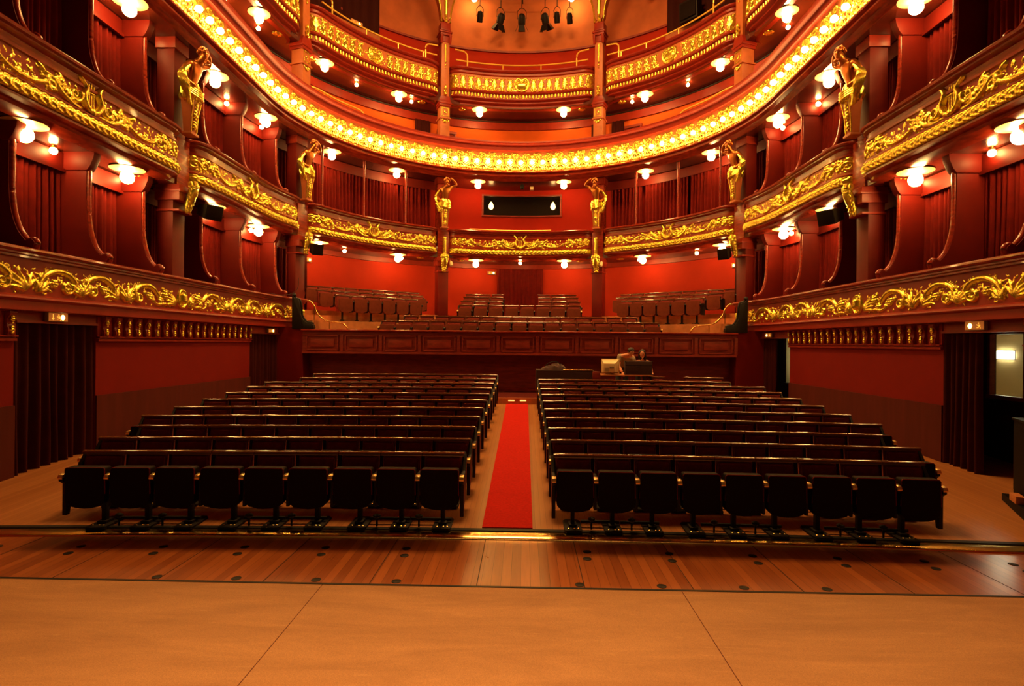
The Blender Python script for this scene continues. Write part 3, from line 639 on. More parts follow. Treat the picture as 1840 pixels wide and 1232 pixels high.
# ------------------------------------------------------------------ pillars
PN = {3.0: 'beside the back centre bay', 8.735: 'beside the raised circle', 14.45: 'between the two nearest bays'}
def rect(mb, s, o, w, d, z0, z1):
    x, y = P(s, o); t = MB().box(-w/2, w/2, -d/2, d/2, z0, z1); t.xf(Matrix.Translation((x, y, 0)) @ Matrix.Rotation(ang(s), 4, 'Z')); return mb.add(t.v, t.f)
for s0 in PILS:
    for g in (-1, 1):
        s = g*s0; sd = 'left' if g < 0 else 'right'; x, y = P(s, .46)
        zb = 2.86 if s0 > 5 else 2.5
        t = thing('lower_pillar', f'red square {sd} pillar in the lower tier {PN[s0]}', 'pillar', (x, y, 0), ang(s))
        MB().box(-.21, .21, -.04 if s0 > 5 else -.16, .30, zb, 5.30).obj('shaft', FINRED, t, bevel=.01)
        m = MB().box(-.25, .25, -.20, .34, 5.22, 5.56); m.box(-.28, .28, -.24, .36, 5.40, 5.46); m.box(-.24, .24, -.19, .32, 4.98, 5.03); m.obj('capital', REDP, t, bevel=.012)
        MB().box(-.235, .235, -.06 if s0 > 5 else -.185, .32, zb, zb+.22).obj('base', REDP, t, bevel=.01)
        # gilded console under the middle tier
        t2 = thing('gilded_console', f'gilded leafy console below the middle tier on the {sd} pillar {PN[s0]}', 'bracket', (x, y, 0), ang(s), 'gilded consoles')
        m = MB()
        if s0 < 5: m.prism([(-.36, 5.66), (-.38, 5.72), (-.38, 6.32), (-.30, 6.38), (-.2, 6.3), (-.2, 5.6)], 'x', -.055, .055).obj('gold_strip', GOLD, t2, bevel=.015)
        m = MB(); pts = catmull([(0, -.20, 4.98), (0, -.23, 5.12), (0, -.30, 5.30), (0, -.36, 5.48), (0, -.34, 5.66)], 5)
        m.tube(pts, [.03+.075*math.sin(PI*.62*i/(len(pts)-1)) for i in range(len(pts))], 12); m.obj('leaf_core', GOLD, t2)
        m = MB()
        for i in range(7):
            q = i/6; zz = 5.02+.56*q; w_ = .05+.075*q; f_ = -.24-.12*q
            for gx in (-1, 0, 1): m.sphere((gx*w_, f_-.03*(gx == 0)-.02, zz+.02*(gx == 0)), .035+.022*q, 8, 6, (.8, .7, 1.35))
        m.obj('leaf_cluster', GOLD, t2)
        # middle tier pilaster behind the statue
        t = thing('middle_pillar', f'red {sd} pilaster behind the statue {PN[s0]}', 'pillar', (x, y, 0), ang(s))
        MB().box(-.21, .21, -.04, .34, 6.58, 8.60).obj('shaft', MAHOG if s0 < 4 else FINRED, t, bevel=.01)
        MB().box(-.25, .25, -.08, .36, 8.50, 8.74).obj('capital', REDP, t, bevel=.012)
        MB().box(-.23, .23, -.13, .32, 5.57, 6.60).obj('pedestal', MAHOG, t, bevel=.012)
        # gallery pillar
        t = thing('gallery_pillar', f'tall orange {sd} pillar rising through the upper galleries {PN[s0]}', 'pillar', (x, y, 0), ang(s))
        MB().box(-.19, .19, -.22, .22, 9.2, 11.55).box(-.23, .23, -.26, .26, 11.02, 11.08).obj('lower_shaft', TAN, t, bevel=.01)
        m = MB().box(-.23, .23, -.26, .26, 11.5, 11.6); m.box(-.25, .25, -.28, .28, 11.6, 11.68); m.prism([(-.24, 11.68), (.24, 11.68), (.17, 11.92), (-.17, 11.92)], 'y', -.24, .24); m.obj('bracket_block', REDP, t, bevel=.01)
        m = MB()
        for (a, b, c, d) in ((-.14, .14, 11.12, 11.15), (-.14, .14, 11.43, 11.46), (-.14, -.11, 11.12, 11.46), (.11, .14, 11.12, 11.46)): m.box(a, b, -.235, -.22, c, d)
        m.sphere((0, -.225, 11.29), .06, 12, 6, (1, .4, 1)); m.sphere((0, -.235, 10.92), .07, 10, 6, (1.2, .5, .9)); m.sphere((-.1, -.23, 10.97), .04, 8, 6, (1, .5, 1)); m.sphere((.1, -.23, 10.97), .04, 8, 6, (1, .5, 1)); m.obj('gilded_panel', GOLD, t)
        m = MB().lathe([(.02, 11.92), (.07, 11.96), (.05, 12.02), (.08, 12.1), (.04, 12.18), (.06, 12.24), (.025, 12.34), (.0, 12.38)], (0, -.25, 0), 12); m.obj('finial', GOLD, t)
        MB().box(-.16, .16, -.20, .18, 11.9, 14.05).obj('upper_shaft', TAN, t, bevel=.01)
        m = MB().tube([(0, -.215, 13.25), (0, -.215, 13.95)], [.035, .05], 8); m.sphere((0, -.215, 13.15), .04, 8, 6); m.sphere((0, -.215, 13.05), .03, 8, 6); m.obj('husk_drop', GOLD, t)
        m = MB().box(-.22, .22, -.27, .24, 14.30, 14.40); m.box(-.20, .20, -.24, .22, 14.5, 14.58); m.box(-.25, .25, -.30, .27, 14.40, 14.46); m.box(-.19, .19, -.22, .2, 14.05, 14.82)
        for a in (-.17, .17): m.prism([(-.22, 14.3), (-.34, 14.3), (-.24, 13.98), (-.22, 13.98)], 'x', a-.05, a+.05)
        m.obj('capital', REDP, t, bevel=.012)
        m = MB().lathe([(.05, 14.82), (.075, 14.88), (.05, 14.93), (.085, 15.0), (.06, 15.05), (.075, 15.15), (.11, 16.2), (.13, 16.3), (.10, 16.4), (.0, 16.42)], (0, -.22, 0), 12); m.obj('gilded_baluster', GOLD, t)
# arcade over the top gallery
for (a, b), bn in zip(BAYS[1:6], BAYN[1:6]):
    t = thing('gallery_arch', f'orange arch with gold edge above the top gallery, {bn}', 'arch')
    n = 40; c = (a+b)/2; hw = (b-a)/2-.17; m = MB(); e = []
    vs = []; fs = []
    for i in range(n+1):
        q = -math.cos(PI*i/n); s = c+(hw+.17)*q if i in (0, n) else c+hw*q
        z = 14.82+min(3.2, 2.9*math.sqrt(max(0, 1-q*q))*1.0)
        if i in (0, n): z = 14.82
        for o in (.25, .55):
            for zz in (z, 18.45): vs.append((*P(s, o), zz))
        if 0 < i < n or True: e.append((*P(c+hw*q, .24), z))
    for i in range(n):
        k = i*4; fs += [(k, k+4, k+5, k+1), (k+2, k+3, k+7, k+6), (k, k+2, k+6, k+4)]
    m.add(vs, fs).obj('spandrel', TAN, t, smooth=False)
    MB().tube(e, .04, 8).obj('gold_edge', GOLD, t)

# ------------------------------------------------------------------ statues (herms) on the pilasters
def skin_mesh(name, m, verts, edges, radii, lev=2):
    me = bpy.data.meshes.new(name); me.from_pydata(verts, edges, []); o = bpy.data.objects.new(name, me); COL.objects.link(o)
    md = o.modifiers.new('skin', 'SKIN')
    for i, r in enumerate(radii):
        sv = me.skin_vertices[0].data[i]; sv.radius = (r, r) if not isinstance(r, tuple) else r; sv.use_root = (i == 0)
    md.use_smooth_shade = True; sb = o.modifiers.new('sub', 'SUBSURF'); sb.levels = lev; sb.render_levels = lev
    dg = bpy.context.evaluated_depsgraph_get(); dg.update(); out = bpy.data.meshes.new_from_object(o.evaluated_get(dg))
    bpy.data.objects.remove(o); out.name = name; out.materials.clear(); out.materials.append(m)
    out.polygons.foreach_set('use_smooth', [True]*len(out.polygons)); return out
def statue_parts(mx):
    X = lambda p: (p[0]*mx, p[1], p[2])
    V = [(0, .02, .98), (0, 0, 1.15), (0, -.05, 1.30), (0, -.11, 1.46), (0, -.15, 1.56), (0, -.22, 1.65), (0, -.29, 1.74), (0, -.30, 1.86),
         (.15, -.08, 1.53), (.27, -.08, 1.62), (.44, -.16, 1.72), (.30, -.24, 1.84), (.14, -.24, 1.93),
         (-.15, -.06, 1.52), (-.25, -.02, 1.40), (-.31, .02, 1.20), (-.22, -.12, 1.06), (-.12, -.19, 1.02), (0, -.36, 1.70)]
    E = [(0, 1), (1, 2), (2, 3), (3, 4), (4, 5), (5, 6), (6, 7), (3, 8), (8, 9), (9, 10), (10, 11), (11, 12), (3, 13), (13, 14), (14, 15), (15, 16), (16, 17), (6, 18)]
    Rr = [(.15, .13), (.125, .11), (.15, .12), (.17, .13), (.09, .08), .06, .095, .085, .085, .068, .056, .045, .05, .085, .068, .056, .045, .045, .04]
    body = skin_mesh('body', BRONZE, [X(p) for p in V], E, Rr)
    hair = MB()
    r2 = random.Random(5)
    for i in range(34):
        a = r2.uniform(0, 2*PI); q = r2.uniform(.05, 1); hair.sphere((.115*math.sin(a)*mx*math.sqrt(q), -.27+.11*math.cos(a)*math.sqrt(q), 1.80+.12*(1-q)), r2.uniform(.025, .045), 8, 5)
    for i in range(9): hair.sphere((r2.uniform(-.06, .06), -.37+r2.uniform(-.02, .03), 1.62+r2.uniform(-.06, .05)), .03, 8, 5)
    hair = hair.mesh('hair', BRONZE)
    dr = MB().lathe([(.13, .70), (.21, .74), (.245, .84), (.235, .95), (.20, 1.05), (.175, 1.12), (.13, 1.12)], n=48, fold=lambda a, z: .11*math.sin(9*a+z*9)+.05*math.sin(17*a-z*14), sy=.85)
    for k in range(5):
        u = (k-2)*.035
        dr.tube(catmull([X((-.24+u*.3, -.06+u, 1.42)), X((-.36+u*.4, -.02+u, 1.22)), X((-.33+u*.6, -.08+u, .95)), X((-.24+u, -.12+u*.4, .72)), X((-.20+u, -.10, .52))], 6), [.03, .042, .05, .05, .04, .02]*5, 8) if False else None
        P_ = catmull([X((-.24+u*.3, -.06+u, 1.42)), X((-.36+u*.4, -.02+u, 1.22)), X((-.33+u*.6, -.08+u, .95)), X((-.26+u, -.12+u*.4, .74)), X((-.22+u, -.10, .60))], 6)
        dr.tube(P_, [.02+.032*math.sin(PI*min(1, (i+1)/(len(P_)))) for i in range(len(P_))], 8)
    for k in range(4):
        P_ = catmull([X((-.22, -.1, 1.02-.05*k)), X((-.05, -.22, .93-.045*k)), X((.12, -.20, .96-.06*k)), X((.22, -.08, 1.02-.06*k))], 6); dr.tube(P_, .028, 8)
    dr = dr.mesh('drapery', GOLD)
    sh = MB()
    prof = [(0.0, .10, 0.), (.12, .105, 0.), (.45, .13, -.01), (.70, .165, -.03), (.86, .18, -.04)]
    vs = []; fs = []
    for z, w, y in prof:
        for dx, dy in ((-1, -1), (1, -1), (1, 1), (-1, 1)): vs.append((dx*w, y+dy*w*.8+.02, z))
    for i in range(len(prof)-1):
        for k in range(4): fs.append((i*4+k, i*4+(k+1) % 4, i*4+4+(k+1) % 4, i*4+4+k))
    fs += [(3, 2, 1, 0), tuple(len(vs)-4+k for k in range(4))]
    sh.add(vs, fs); sh.box(-.15, .15, -.11, .15, -.005, .05); sh = sh.mesh('herm_shaft', TAN, bevel=.012)
    hk = MB()
    for z, r in ((.14, .03), (.20, .045), (.27, .035), (.36, .03), (.43, .055), (.50, .045), (.58, .05), (.66, .065)):
        hk.sphere((0, -.085-z*.06, z), r, 10, 6, (1, .7, 1.2))
        hk.sphere((.045, -.08-z*.06, z+.02), r*.5, 8, 5); hk.sphere((-.045, -.08-z*.06, z+.02), r*.5, 8, 5)
    for g in (-1, 1): hk.tube([(g*.095, -.075, .06), (g*.115, -.10, .45), (g*.15, -.15, .75)], .016, 6)
    return body, hair, dr, sh, hk.mesh('husk_drop', GOLD)
SP = {1: statue_parts(1), -1: statue_parts(-1)}
for s0 in PILS:
    for g in (-1, 1):
        sd = 'left' if g < 0 else 'right'; x, y = P(g*s0, .18)
        t = thing('herm_statue', f'gilded half-figure statue with bowed head on the {sd} pilaster {PN[s0]}', 'statue', (x, y, 6.69), ang(g*s0), 'gilded herm statues')
        # raised arm points to the middle of the house
        b, hr, d, sh, hk = SP[g*-1]
        for nm, me in (('body', b), ('hair', hr), ('drapery', d), ('herm_shaft', sh), ('husk_drop', hk)): link(bpy.data.objects.new(nm, me), t)

# ------------------------------------------------------------------ box partitions, curtains
def partition(z0, zt):
    H = zt-z0; k = H/1.96
    front = catmull([(-.22, z0+.02), (-.25, z0+.10), (-.20, z0+.155), (-.14, z0+.14), (-.10, z0+.15), (.02, z0+.30*k), (.11, z0+.55*k), (.15, z0+.85*k), (.16, z0+1.2*k), (.16, zt-.30)], 5)
    m = MB(); m.prism([(p[0], p[1]) for p in front]+[(.95, zt-.30), (.95, z0)], 'x', -.06, .06)
    fin = m.mesh('fin', FINRED, smooth=False)
    cap = MB().prism([(.14, zt-.34), (.08, zt-.26), (.02, zt-.12), (.0, zt), (.95, zt), (.95, zt-.34)], 'x', -.085, .085).mesh('bracket_capital', FINRED, bevel=.01)
    nose = MB().tube([(0, p[0], p[1]) for p in front], [.045]*len(front), 10).mesh('nosing', MAHOG)
    return fin, cap, nose
PT = {1: partition(3.56, 5.56), 2: partition(6.69, 8.74)}
PS = [18.24, 16.7, 15.24, 13.15, 11.25, 9.55]
for tier, tn in ((1, 'lower'), (2, 'middle')):
    for g in (-1, 1):
        sd = 'left' if g < 0 else 'right'
        for i, s in enumerate(PS):
            x, y = P(g*s, .52)
            t = thing('box_partition', f'curved red partition between {tn} boxes, {sd} side, {ORD[i+1]} from the stage', 'partition', (x, y, 0), ang(g*s), 'box partitions')
            for nm, me in zip(('fin', 'bracket_capital', 'nosing'), PT[tier]): link(bpy.data.objects.new(nm, me), t)
        m = MB()
        zt = 5.54 if tier == 1 else 8.74
        band(m, 1.08, 1.16, zt-.34, zt-.02, g*20.2, g*(9.0 if tier == 1 else 3.1)); band(m, 1.05, 1.08, zt-.36, zt-.30, g*20.2, g*(9.0 if tier == 1 else 3.1))
        struct(m, f'trim_{12+tier*2+(g > 0)}', FINRED, smooth=False)
def curtain(name, label, s0, s1, o, z0, z1, m=CURT, pitch=.125, amp=.07, grp=None, seed=0, gather=0.):
    r = random.Random(seed); n = max(6, int(abs(s1-s0)/.016)); ph = r.uniform(0, 6)
    nz = 10; vs = []; fs = []
    for i in range(n+1):
        u = i/n; s = s0+(s1-s0)*u; dist = abs(s1-s0)*u
        w = math.sin(2*PI*dist/pitch+ph+.8*math.sin(dist*5+ph))+.35*math.sin(2*PI*dist/(pitch*2.3)+1.3*ph)
        for j in range(nz+1):
            v = j/nz; k = 1-.35*v; q = gather*math.sin(v*3)*.1
            x, y = P(s+.02*math.sin(4*v+dist*7+ph)*(1-v), o+amp*w*k); vs.append((x, y, z0+(z1-z0)*v))
    for i in range(n):
        for j in range(nz): a = i*(nz+1)+j; fs.append((a, a+nz+1, a+nz+2, a+1))
    ob = MB().add(vs, fs).obj(name, m, angle=180); return tag(ob, label, 'curtain', grp, 'thing')
edges = [20.1, 18.24, 16.7, 15.24, 13.15, 11.25, 9.55, 8.5]
for tier, tn, z0, z1 in ((1, 'lower', 2.87, 5.22), (2, 'middle', 6.0, 8.40)):
    for g in (-1, 1):
        sd = 'left' if g < 0 else 'right'; k = 0
        for a, b in zip(edges[:-1], edges[1:]):
            k += 1
            curtain('box_curtain', f'red pleated curtain in the {tn} boxes, {sd} side, {ORD[k]} from the stage', g*(a-.03), g*(b+.03), 1.18, z0, z1, CURT, grp='box curtains', seed=k+tier*10+g)
        if tier == 2:
            cs = [8.5, 7.83, 6.1, 4.45, 3.25]
            for i in range(4):
                curtain('box_curtain', f'red pleated curtain behind the thin posts, back {sd} bay, {ORD[i+1]} from the side', g*(cs[i]-.03), g*(cs[i+1]+.03), 1.1, z0, z1, CURT, grp='box curtains', seed=i+50+g)
            for i, s in enumerate(cs[1:4]):
                x, y = P(g*s, .42)
                t = thing('box_post', f'slim polished post between back {sd} boxes of the middle tier, {ORD[i+1]} from the side', 'post', (x, y, 0), ang(g*s), 'slim box posts')
                MB().lathe([(.055, 6.68), (.055, 6.75), (.038, 6.80), (.032, 7.6), (.038, 8.45), (.055, 8.5), (.055, 8.74)], n=12).obj('shaft', MAHOG, t)
                MB().tube([(0, .04, 6.75), (0, .68, 6.75)], .02, 6).obj('lower_bar', MAHOG, t)
# stalls door curtains
curtain('door_curtain', 'dark pleated curtain filling the near left doorway', -(SA+Y0-YD0), -(SA+Y0-YD1), .60, .0, 2.46, DKCURT, .19, .07, 'door curtains', 71)
curtain('door_curtain', 'dark pleated curtain in the far left doorway', -(SA+Y0-YF0), -SF, .60, .50, 2.42, DKCURT, .16, .05, 'door curtains', 72)
curtain('door_curtain', 'dark pleated curtain drawn to one side of the near right doorway', SA+Y0-9.35, SA+Y0-YD1, .58, .02, 2.46, DKCURT, .13, .06, 'door curtains', 73)
curtain('door_curtain', 'dark pleated curtain drawn to one side of the far right doorway', 10.2, SF, .60, .50, 2.42, DKCURT, .13, .05, 'door curtains', 74)
curtain('door_curtain', 'red pleated curtain over the door behind the centre of the raised circle', -.80, .80, 1.52, 3.30, 5.36, CURT, .15, .04, None, 75)
curtain('door_curtain', 'narrow dark curtain at the left end of the circle wall', -8.3, -7.75, 1.2, 2.9, 5.5, DKCURT, .12, .03, 'door curtains', 76)
curtain('door_curtain', 'narrow dark curtain at the right end of the circle wall', 8.3, 7.75, 1.2, 2.9, 5.5, DKCURT, .12, .03, 'door curtains', 77)
for i, (a, b, lab) in enumerate(((-3.75, -3.2, 'left of the left centre pillar'), (2.45, 2.85, 'left of the right centre pillar'), (3.15, 3.6, 'right of the right centre pillar'), (-7.9, -7.5, 'at the far left end'), (7.5, 7.95, 'at the far right end'))):
    curtain('gallery_curtain', f'narrow dark curtain on the gallery back wall, {lab}', a, b, 1.5, 9.3, 11.32, DKCURT, .13, .03, 'gallery curtains', 80+i)
for g in (-1, 1):
    curtain('gallery_curtain', f'wide dark brown curtain on the top gallery wall, {"left" if g < 0 else "right"} side', g*8.4, g*4.95, 1.72, 12.5, 18.2, BLKCURT if g < 0 else BLKCURT, .3, .04, 'top gallery curtains', 90+g)
# timber box front before the dark opening with the small sign on it
for g in (-1, 1):
    sd = 'left' if g < 0 else 'right'
    m = MB(); band(m, 1.52, 1.60, 13.98, 14.22, g*6.75, g*5.0); band(m, 1.52, 1.60, 13.0, 13.98, g*6.75, g*6.6)
    o = m.obj('timber_pelmet', TAN, smooth=False); tag(o, f'plain timber pelmet below the lit sign, {sd} end of the top gallery', 'pelmet', 'timber pelmets', 'thing')
# doors on the gallery wall
def door(nm, s, label):
    x, y = P(s, 1.60); r = ang(s); w = struct(MB().box(-.33, .33, -.03, .02, 9.2, 10.95).xf(Matrix.Translation((x, y, 0)) @ Matrix.Rotation(r, 4, 'Z')), nm, MAHOG, label, smooth=False)
    m = MB(); m.box(-.40, -.33, -.07, .02, 9.2, 11.0); m.box(.33, .40, -.07, .02, 9.2, 11.0); m.box(-.42, .42, -.08, .02, 10.95, 11.05); m.box(-.22, .22, -.045, -.03, 10.1, 10.75)
    m.xf(Matrix.Translation((x, y, 0)) @ Matrix.Rotation(r, 4, 'Z')).obj('door_frame', DKWOOD, w, smooth=False)
    m = MB().sphere((.25, -.06, 10.1), .03); m.xf(Matrix.Translation((x, y, 0)) @ Matrix.Rotation(r, 4, 'Z')).obj('door_handle', BRASS, w)
door('door_1', -2.62, 'small door left on the gallery back wall'); door('door_2', 3.85, 'small door right on the gallery back wall')

# ------------------------------------------------------------------ ceiling lamps
gl = MB().sphere((0, 0, 0), .125, 14, 10).mesh('globe', GLOBE)
st = MB().sphere((0, 0, 0), .062, 12, 8).mesh('small_bulb', STAR)
ros = MB().lathe([(.0, .0), (.30, .0), (.31, -.012), (.24, -.025), (.06, -.045), (.03, -.05), (.0, -.05)][::-1], n=20).mesh('rose_lit_patch', LITPATCH)  # lamp rose made large and pale to imitate the lit ceiling patch
ros2 = MB().lathe([(.0, -.05), (.03, -.045), (.05, -.02), (.055, 0), (.0, 0)], n=14).mesh('socket', BRASS)
pend = MB().tube([(0, 0, 0), (0, 0, .2)], .012, 8).mesh('stem', BRASS)
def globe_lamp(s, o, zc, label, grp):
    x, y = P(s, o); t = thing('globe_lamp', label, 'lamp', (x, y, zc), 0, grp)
    a = link(bpy.data.objects.new('globe', gl), t); a.location = (0, 0, -.17); link(bpy.data.objects.new('rose_lit_patch', ros), t)
def star_lamp(s, o, zc, label, grp):
    x, y = P(s, o); t = thing('bare_bulb_lamp', label, 'lamp', (x, y, zc), 0, grp)
    a = link(bpy.data.objects.new('small_bulb', st), t); a.location = (0, 0, -.09); link(bpy.data.objects.new('socket', ros2), t)
TIERN = {2: 'middle boxes', 3: 'lamp-lit gallery', 4: 'top gallery'}
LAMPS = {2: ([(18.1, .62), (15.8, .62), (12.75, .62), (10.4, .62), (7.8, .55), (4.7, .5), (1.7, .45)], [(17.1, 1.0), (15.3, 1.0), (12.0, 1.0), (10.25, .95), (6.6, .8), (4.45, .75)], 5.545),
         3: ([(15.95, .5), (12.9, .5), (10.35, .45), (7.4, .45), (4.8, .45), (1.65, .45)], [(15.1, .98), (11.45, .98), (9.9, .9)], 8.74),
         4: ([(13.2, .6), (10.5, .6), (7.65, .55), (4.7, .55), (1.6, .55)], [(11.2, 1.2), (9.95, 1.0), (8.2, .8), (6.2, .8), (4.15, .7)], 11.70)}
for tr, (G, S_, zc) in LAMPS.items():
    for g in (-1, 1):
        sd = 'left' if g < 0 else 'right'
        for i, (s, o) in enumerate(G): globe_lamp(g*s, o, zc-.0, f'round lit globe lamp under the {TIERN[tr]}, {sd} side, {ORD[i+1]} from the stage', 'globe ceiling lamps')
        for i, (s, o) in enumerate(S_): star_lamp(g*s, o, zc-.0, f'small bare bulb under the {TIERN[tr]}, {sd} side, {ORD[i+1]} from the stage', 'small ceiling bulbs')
med = MB().lathe([(.0, -.03), (.04, -.03), (.06, -.015), (.10, -.03), (.13, -.015), (.14, 0), (.0, 0)], n=24, fold=lambda a, z: .16*math.sin(8*a)).mesh('leaf_rosette', GOLD)
for tr, zc in ((2, 5.54), (4, 11.70)):
    for s0 in PILS:
        for g in (-1, 1):
            for d, dn in ((-.75, 'rear'), (.75, 'front')):
                x, y = P(g*(s0+d), .72); o = link(bpy.data.objects.new('soffit_rosette', med)); o.location = (x, y, zc)
                tag(o, f'gilded rosette under the {TIERN[tr]}, {"left" if g < 0 else "right"}, {dn} of {ORD[1+2-PILS.index(s0)]} pillar from stage', 'rosette', 'soffit rosettes', 'thing')
star_lamp(0, .45, 5.55, 'small bare bulb above the centre curtain under the middle tier', 'small ceiling bulbs')
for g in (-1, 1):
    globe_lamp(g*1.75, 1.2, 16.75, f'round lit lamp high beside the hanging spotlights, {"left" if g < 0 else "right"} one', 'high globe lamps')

# ------------------------------------------------------------------ raised circle (lower tier, back)
m = MB()
m.box(-6.62, 6.62, 17.36, 18.45, 1.86, 2.0)
m.box(-6.9, 6.9, 18.45, 19.40, 1.86, 2.2)
for (y0, y1, z, w) in ((19.40, 20.40, 2.65, 2.9), (20.40, 21.30, 2.85, 2.9), (21.30, 22.15, 3.07, 2.9), (22.15, 24.35, 3.25, 2.9)): m.box(-w, w, y0, y1, 1.9, z)
struct(m, 'floor_circle', DKCARP, 'stepped dark floor of the raised circle', smooth=False)
U = Vector((.79, .613)); Nn = Vector((-.613, .79)); A0 = Vector((-5.96, 18.4))
for g, nm in ((-1, 'left'), (1, 'right')):
    m = MB()
    for k, (z, w0, w1) in enumerate(((2.85, -.9, 3.7), (3.05, -1.1, 4.0), (3.25, -1.0, 4.4))):
        d0 = -.55+.85*k; d1 = d0+(.85 if k < 2 else 1.1)
        q = [A0+U*w0+Nn*d0, A0+U*w1+Nn*d0, A0+U*w1+Nn*d1, A0+U*w0+Nn*d1]
        m.prism([(-g*p.x, p.y) for p in q], 'z', 1.9, z)
    struct(m, f'floor_circle_{nm}', STEPW, f'pale wooden steps under the {nm} circle seats', smooth=False)
m = MB(); m.box(-7.3, 7.3, 17.95, 18.1, .6, 2.1); struct(m, 'wall_under_circle', DKWOOD, 'dark recessed wall under the panelled circle front', smooth=False)
m = MB(); m.box(-7.0, 7.0, 17.36, 18.0, 1.84, 1.95); struct(m, 'trim_18', BLACK, smooth=False)
m = MB(); m.box(-7.0, 7.0, 17.92, 17.95, .68, .79); struct(m, 'baseboard_back', MAHOG, smooth=False)
t = thing('circle_parapet', 'straight dark panelled wooden front of the raised circle above the stalls', 'balcony front')
m = MB().box(-6.6, 6.6, 17.30, 17.36, 1.84, 2.50); m.obj('board', DKWOOD, t, smooth=False)
m = MB(); m.prism([(17.25, 2.50), (17.20, 2.52), (17.20, 2.55), (17.24, 2.565), (17.40, 2.565), (17.40, 2.50)], 'x', -6.62, 6.62); m.box(-6.6, 6.6, 17.27, 17.30, 2.385, 2.41); m.obj('top_rail', MAHOG, t, smooth=False)
m = MB().box(-6.6, 6.6, 17.26, 17.30, 1.83, 1.90); m.obj('bottom_rail', DKWOOD, t, smooth=False)
pm = MB(); pm.box(-.46, .46, 17.275, 17.30, -.20, .20); pw = MB()
for (a, b, c, d) in ((-.50, .50, .20, .235), (-.50, .50, -.235, -.20), (-.50, -.46, -.235, .235), (.46, .50, -.235, .235)): pw.box(a, b, 17.255, 17.30, c, d)
pw.box(-.36, .36, 17.262, 17.275, -.12, .12)
pwm = pw.mesh('raised_panel', DKWOOD, bevel=.006); st_ = MB().box(-.05, .05, 17.265, 17.30, -.25, .27).mesh('stile', DKWOOD, bevel=.006)
for i in range(11):
    c = link(bpy.data.objects.new('raised_panel', pwm), t); c.location = (-5.98+1.196*i, 0, 2.15)
    c = link(bpy.data.objects.new('stile', st_), t); c.location = (-5.98+1.196*(i+.5), 0, 2.14)
for g, nm in ((-1, 'left'), (1, 'right')):
    t = thing('stair_scroll', f'dark carved scroll end closing the circle front on the {nm}', 'scroll end', (g*6.62, 17.36, 0))
    o = MB()
    pts = catmull([(.30, 3.62), (.22, 3.50), (.10, 3.45), (.05, 3.25), (.02, 2.98), (-.10, 2.80), (-.30, 2.74), (-.36, 2.66), (-.30, 2.575), (.30, 2.575)], 5)
    o.prism([(p[0]*g, p[1]) for p in pts], 'y', -.10, .08).obj('carved_board', BLACK, t, bevel=.01)
    o = MB().tube([(p[0]*g-.01*g, -.01, p[1]+.012) for p in pts[:32]], .035, 8); o.sphere((g*.27, -.01, 3.60), .07); o.obj('rounded_edge', BLACK, t)
    ry = catmull([(6.52, 3.44), (6.42, 3.42), (6.30, 3.28), (6.22, 3.08), (6.05, 2.90), (5.82, 2.81), (5.58, 2.79), (5.40, 2.74), (5.28, 2.62), (5.27, 2.57)], 6)
    t = thing('stair_handrail', f'curved brass handrail sweeping down to the {nm} end of the circle front', 'handrail', kind='thing')
    MB().tube([(g*p[0], 17.45, p[1]) for p in ry], .022, 8).obj('rail', BRASS, t)
    m = MB(); m.tube([(g*5.82, 17.45, 2.0), (g*5.82, 17.45, 2.81)], .012, 6); m.tube([(g*5.27, 17.45, 2.0), (g*5.27, 17.45, 2.58)], .012, 6); m.tube([(g*6.3, 17.45, 2.0), (g*6.3, 17.45, 3.28)], .012, 6); m.obj('posts', BRASS, t)

# ------------------------------------------------------------------ seats
PW = .495
def lean(mb, a=.12, z0=.35): return mb.xf(Matrix.Translation((0, 0, z0)) @ Matrix.Rotation(-a, 4, 'X') @ Matrix.Translation((0, 0, -z0)))
s_back = lean(MB().box(-.225, .225, -.05, -.02, .32, .86)).mesh('backrest', DKWOOD, bevel=.012)
s_pad = lean(MB().box(-.205, .205, -.10, -.05, .42, .815)).mesh('back_cushion', SEATF, bevel=.03, seg=3)
s_rail = MB().prism([(-.038, .842)]+[(.004-.042*math.cos(PI*k/12), .852+.032*math.sin(PI*k/12)) for k in range(13)]+[(.046, .842)], 'x', -.244, .244).mesh('top_rail', RAIL)
s_bpipe = lean(MB().tube([(-.198, -.098, .44), (-.200, -.098, .79), (-.185, -.098, .808), (.185, -.098, .808), (.200, -.098, .79), (.198, -.098, .44)], .004, 6)).mesh('cushion_piping', CURT)
pan = [(-.215, .735), (-.20, .75), (.20, .75), (.215, .735), (.222, .46), (.215, .36), (.17, .315), (.08, .293), (0, .288), (-.08, .293), (-.17, .315), (-.215, .36), (-.222, .46)]
s_seat = MB().prism(pan, 'y', -.35, -.22).mesh('folded_seat', SEATB, bevel=.022, seg=3)
s_seatc = s_seat.copy(); s_seatc.materials.clear(); s_seatc.materials.append(SEATC)
s_pipe = MB().tube([(p[0]*.995, -.343, p[1]-.004) for p in (pan[12:]+pan[:5])], .007, 6).mesh('seat_piping', CURT)
m = MB().prism([(-.34, .60), (-.36, .63), (-.34, .665), (-.10, .68), (-.04, .66), (-.04, .60)], 'x', -.03, .03); m.box(-.016, .016, -.30, .02, .30, .62)
s_arm = m.mesh('armrest', BLACK, bevel=.008)
s_tip = MB().prism([(-.372, .625), (-.376, .64), (-.36, .672), (-.30, .684), (-.30, .678), (-.34, .64)], 'x', -.026, .026).mesh('arm_cap', CAPM, bevel=.004)
m = MB().prism([(-.30, .20), (-.30, .56), (-.36, .60), (-.36, .63), (-.34, .665), (-.10, .68), (0., .80), (.05, .86), (.07, .80), (.04, .55), (-.02, .36), (-.22, .30), (-.24, .20)], 'x', -.022, .022)
s_end = m.mesh('end_panel', BLACK, bevel=.006)
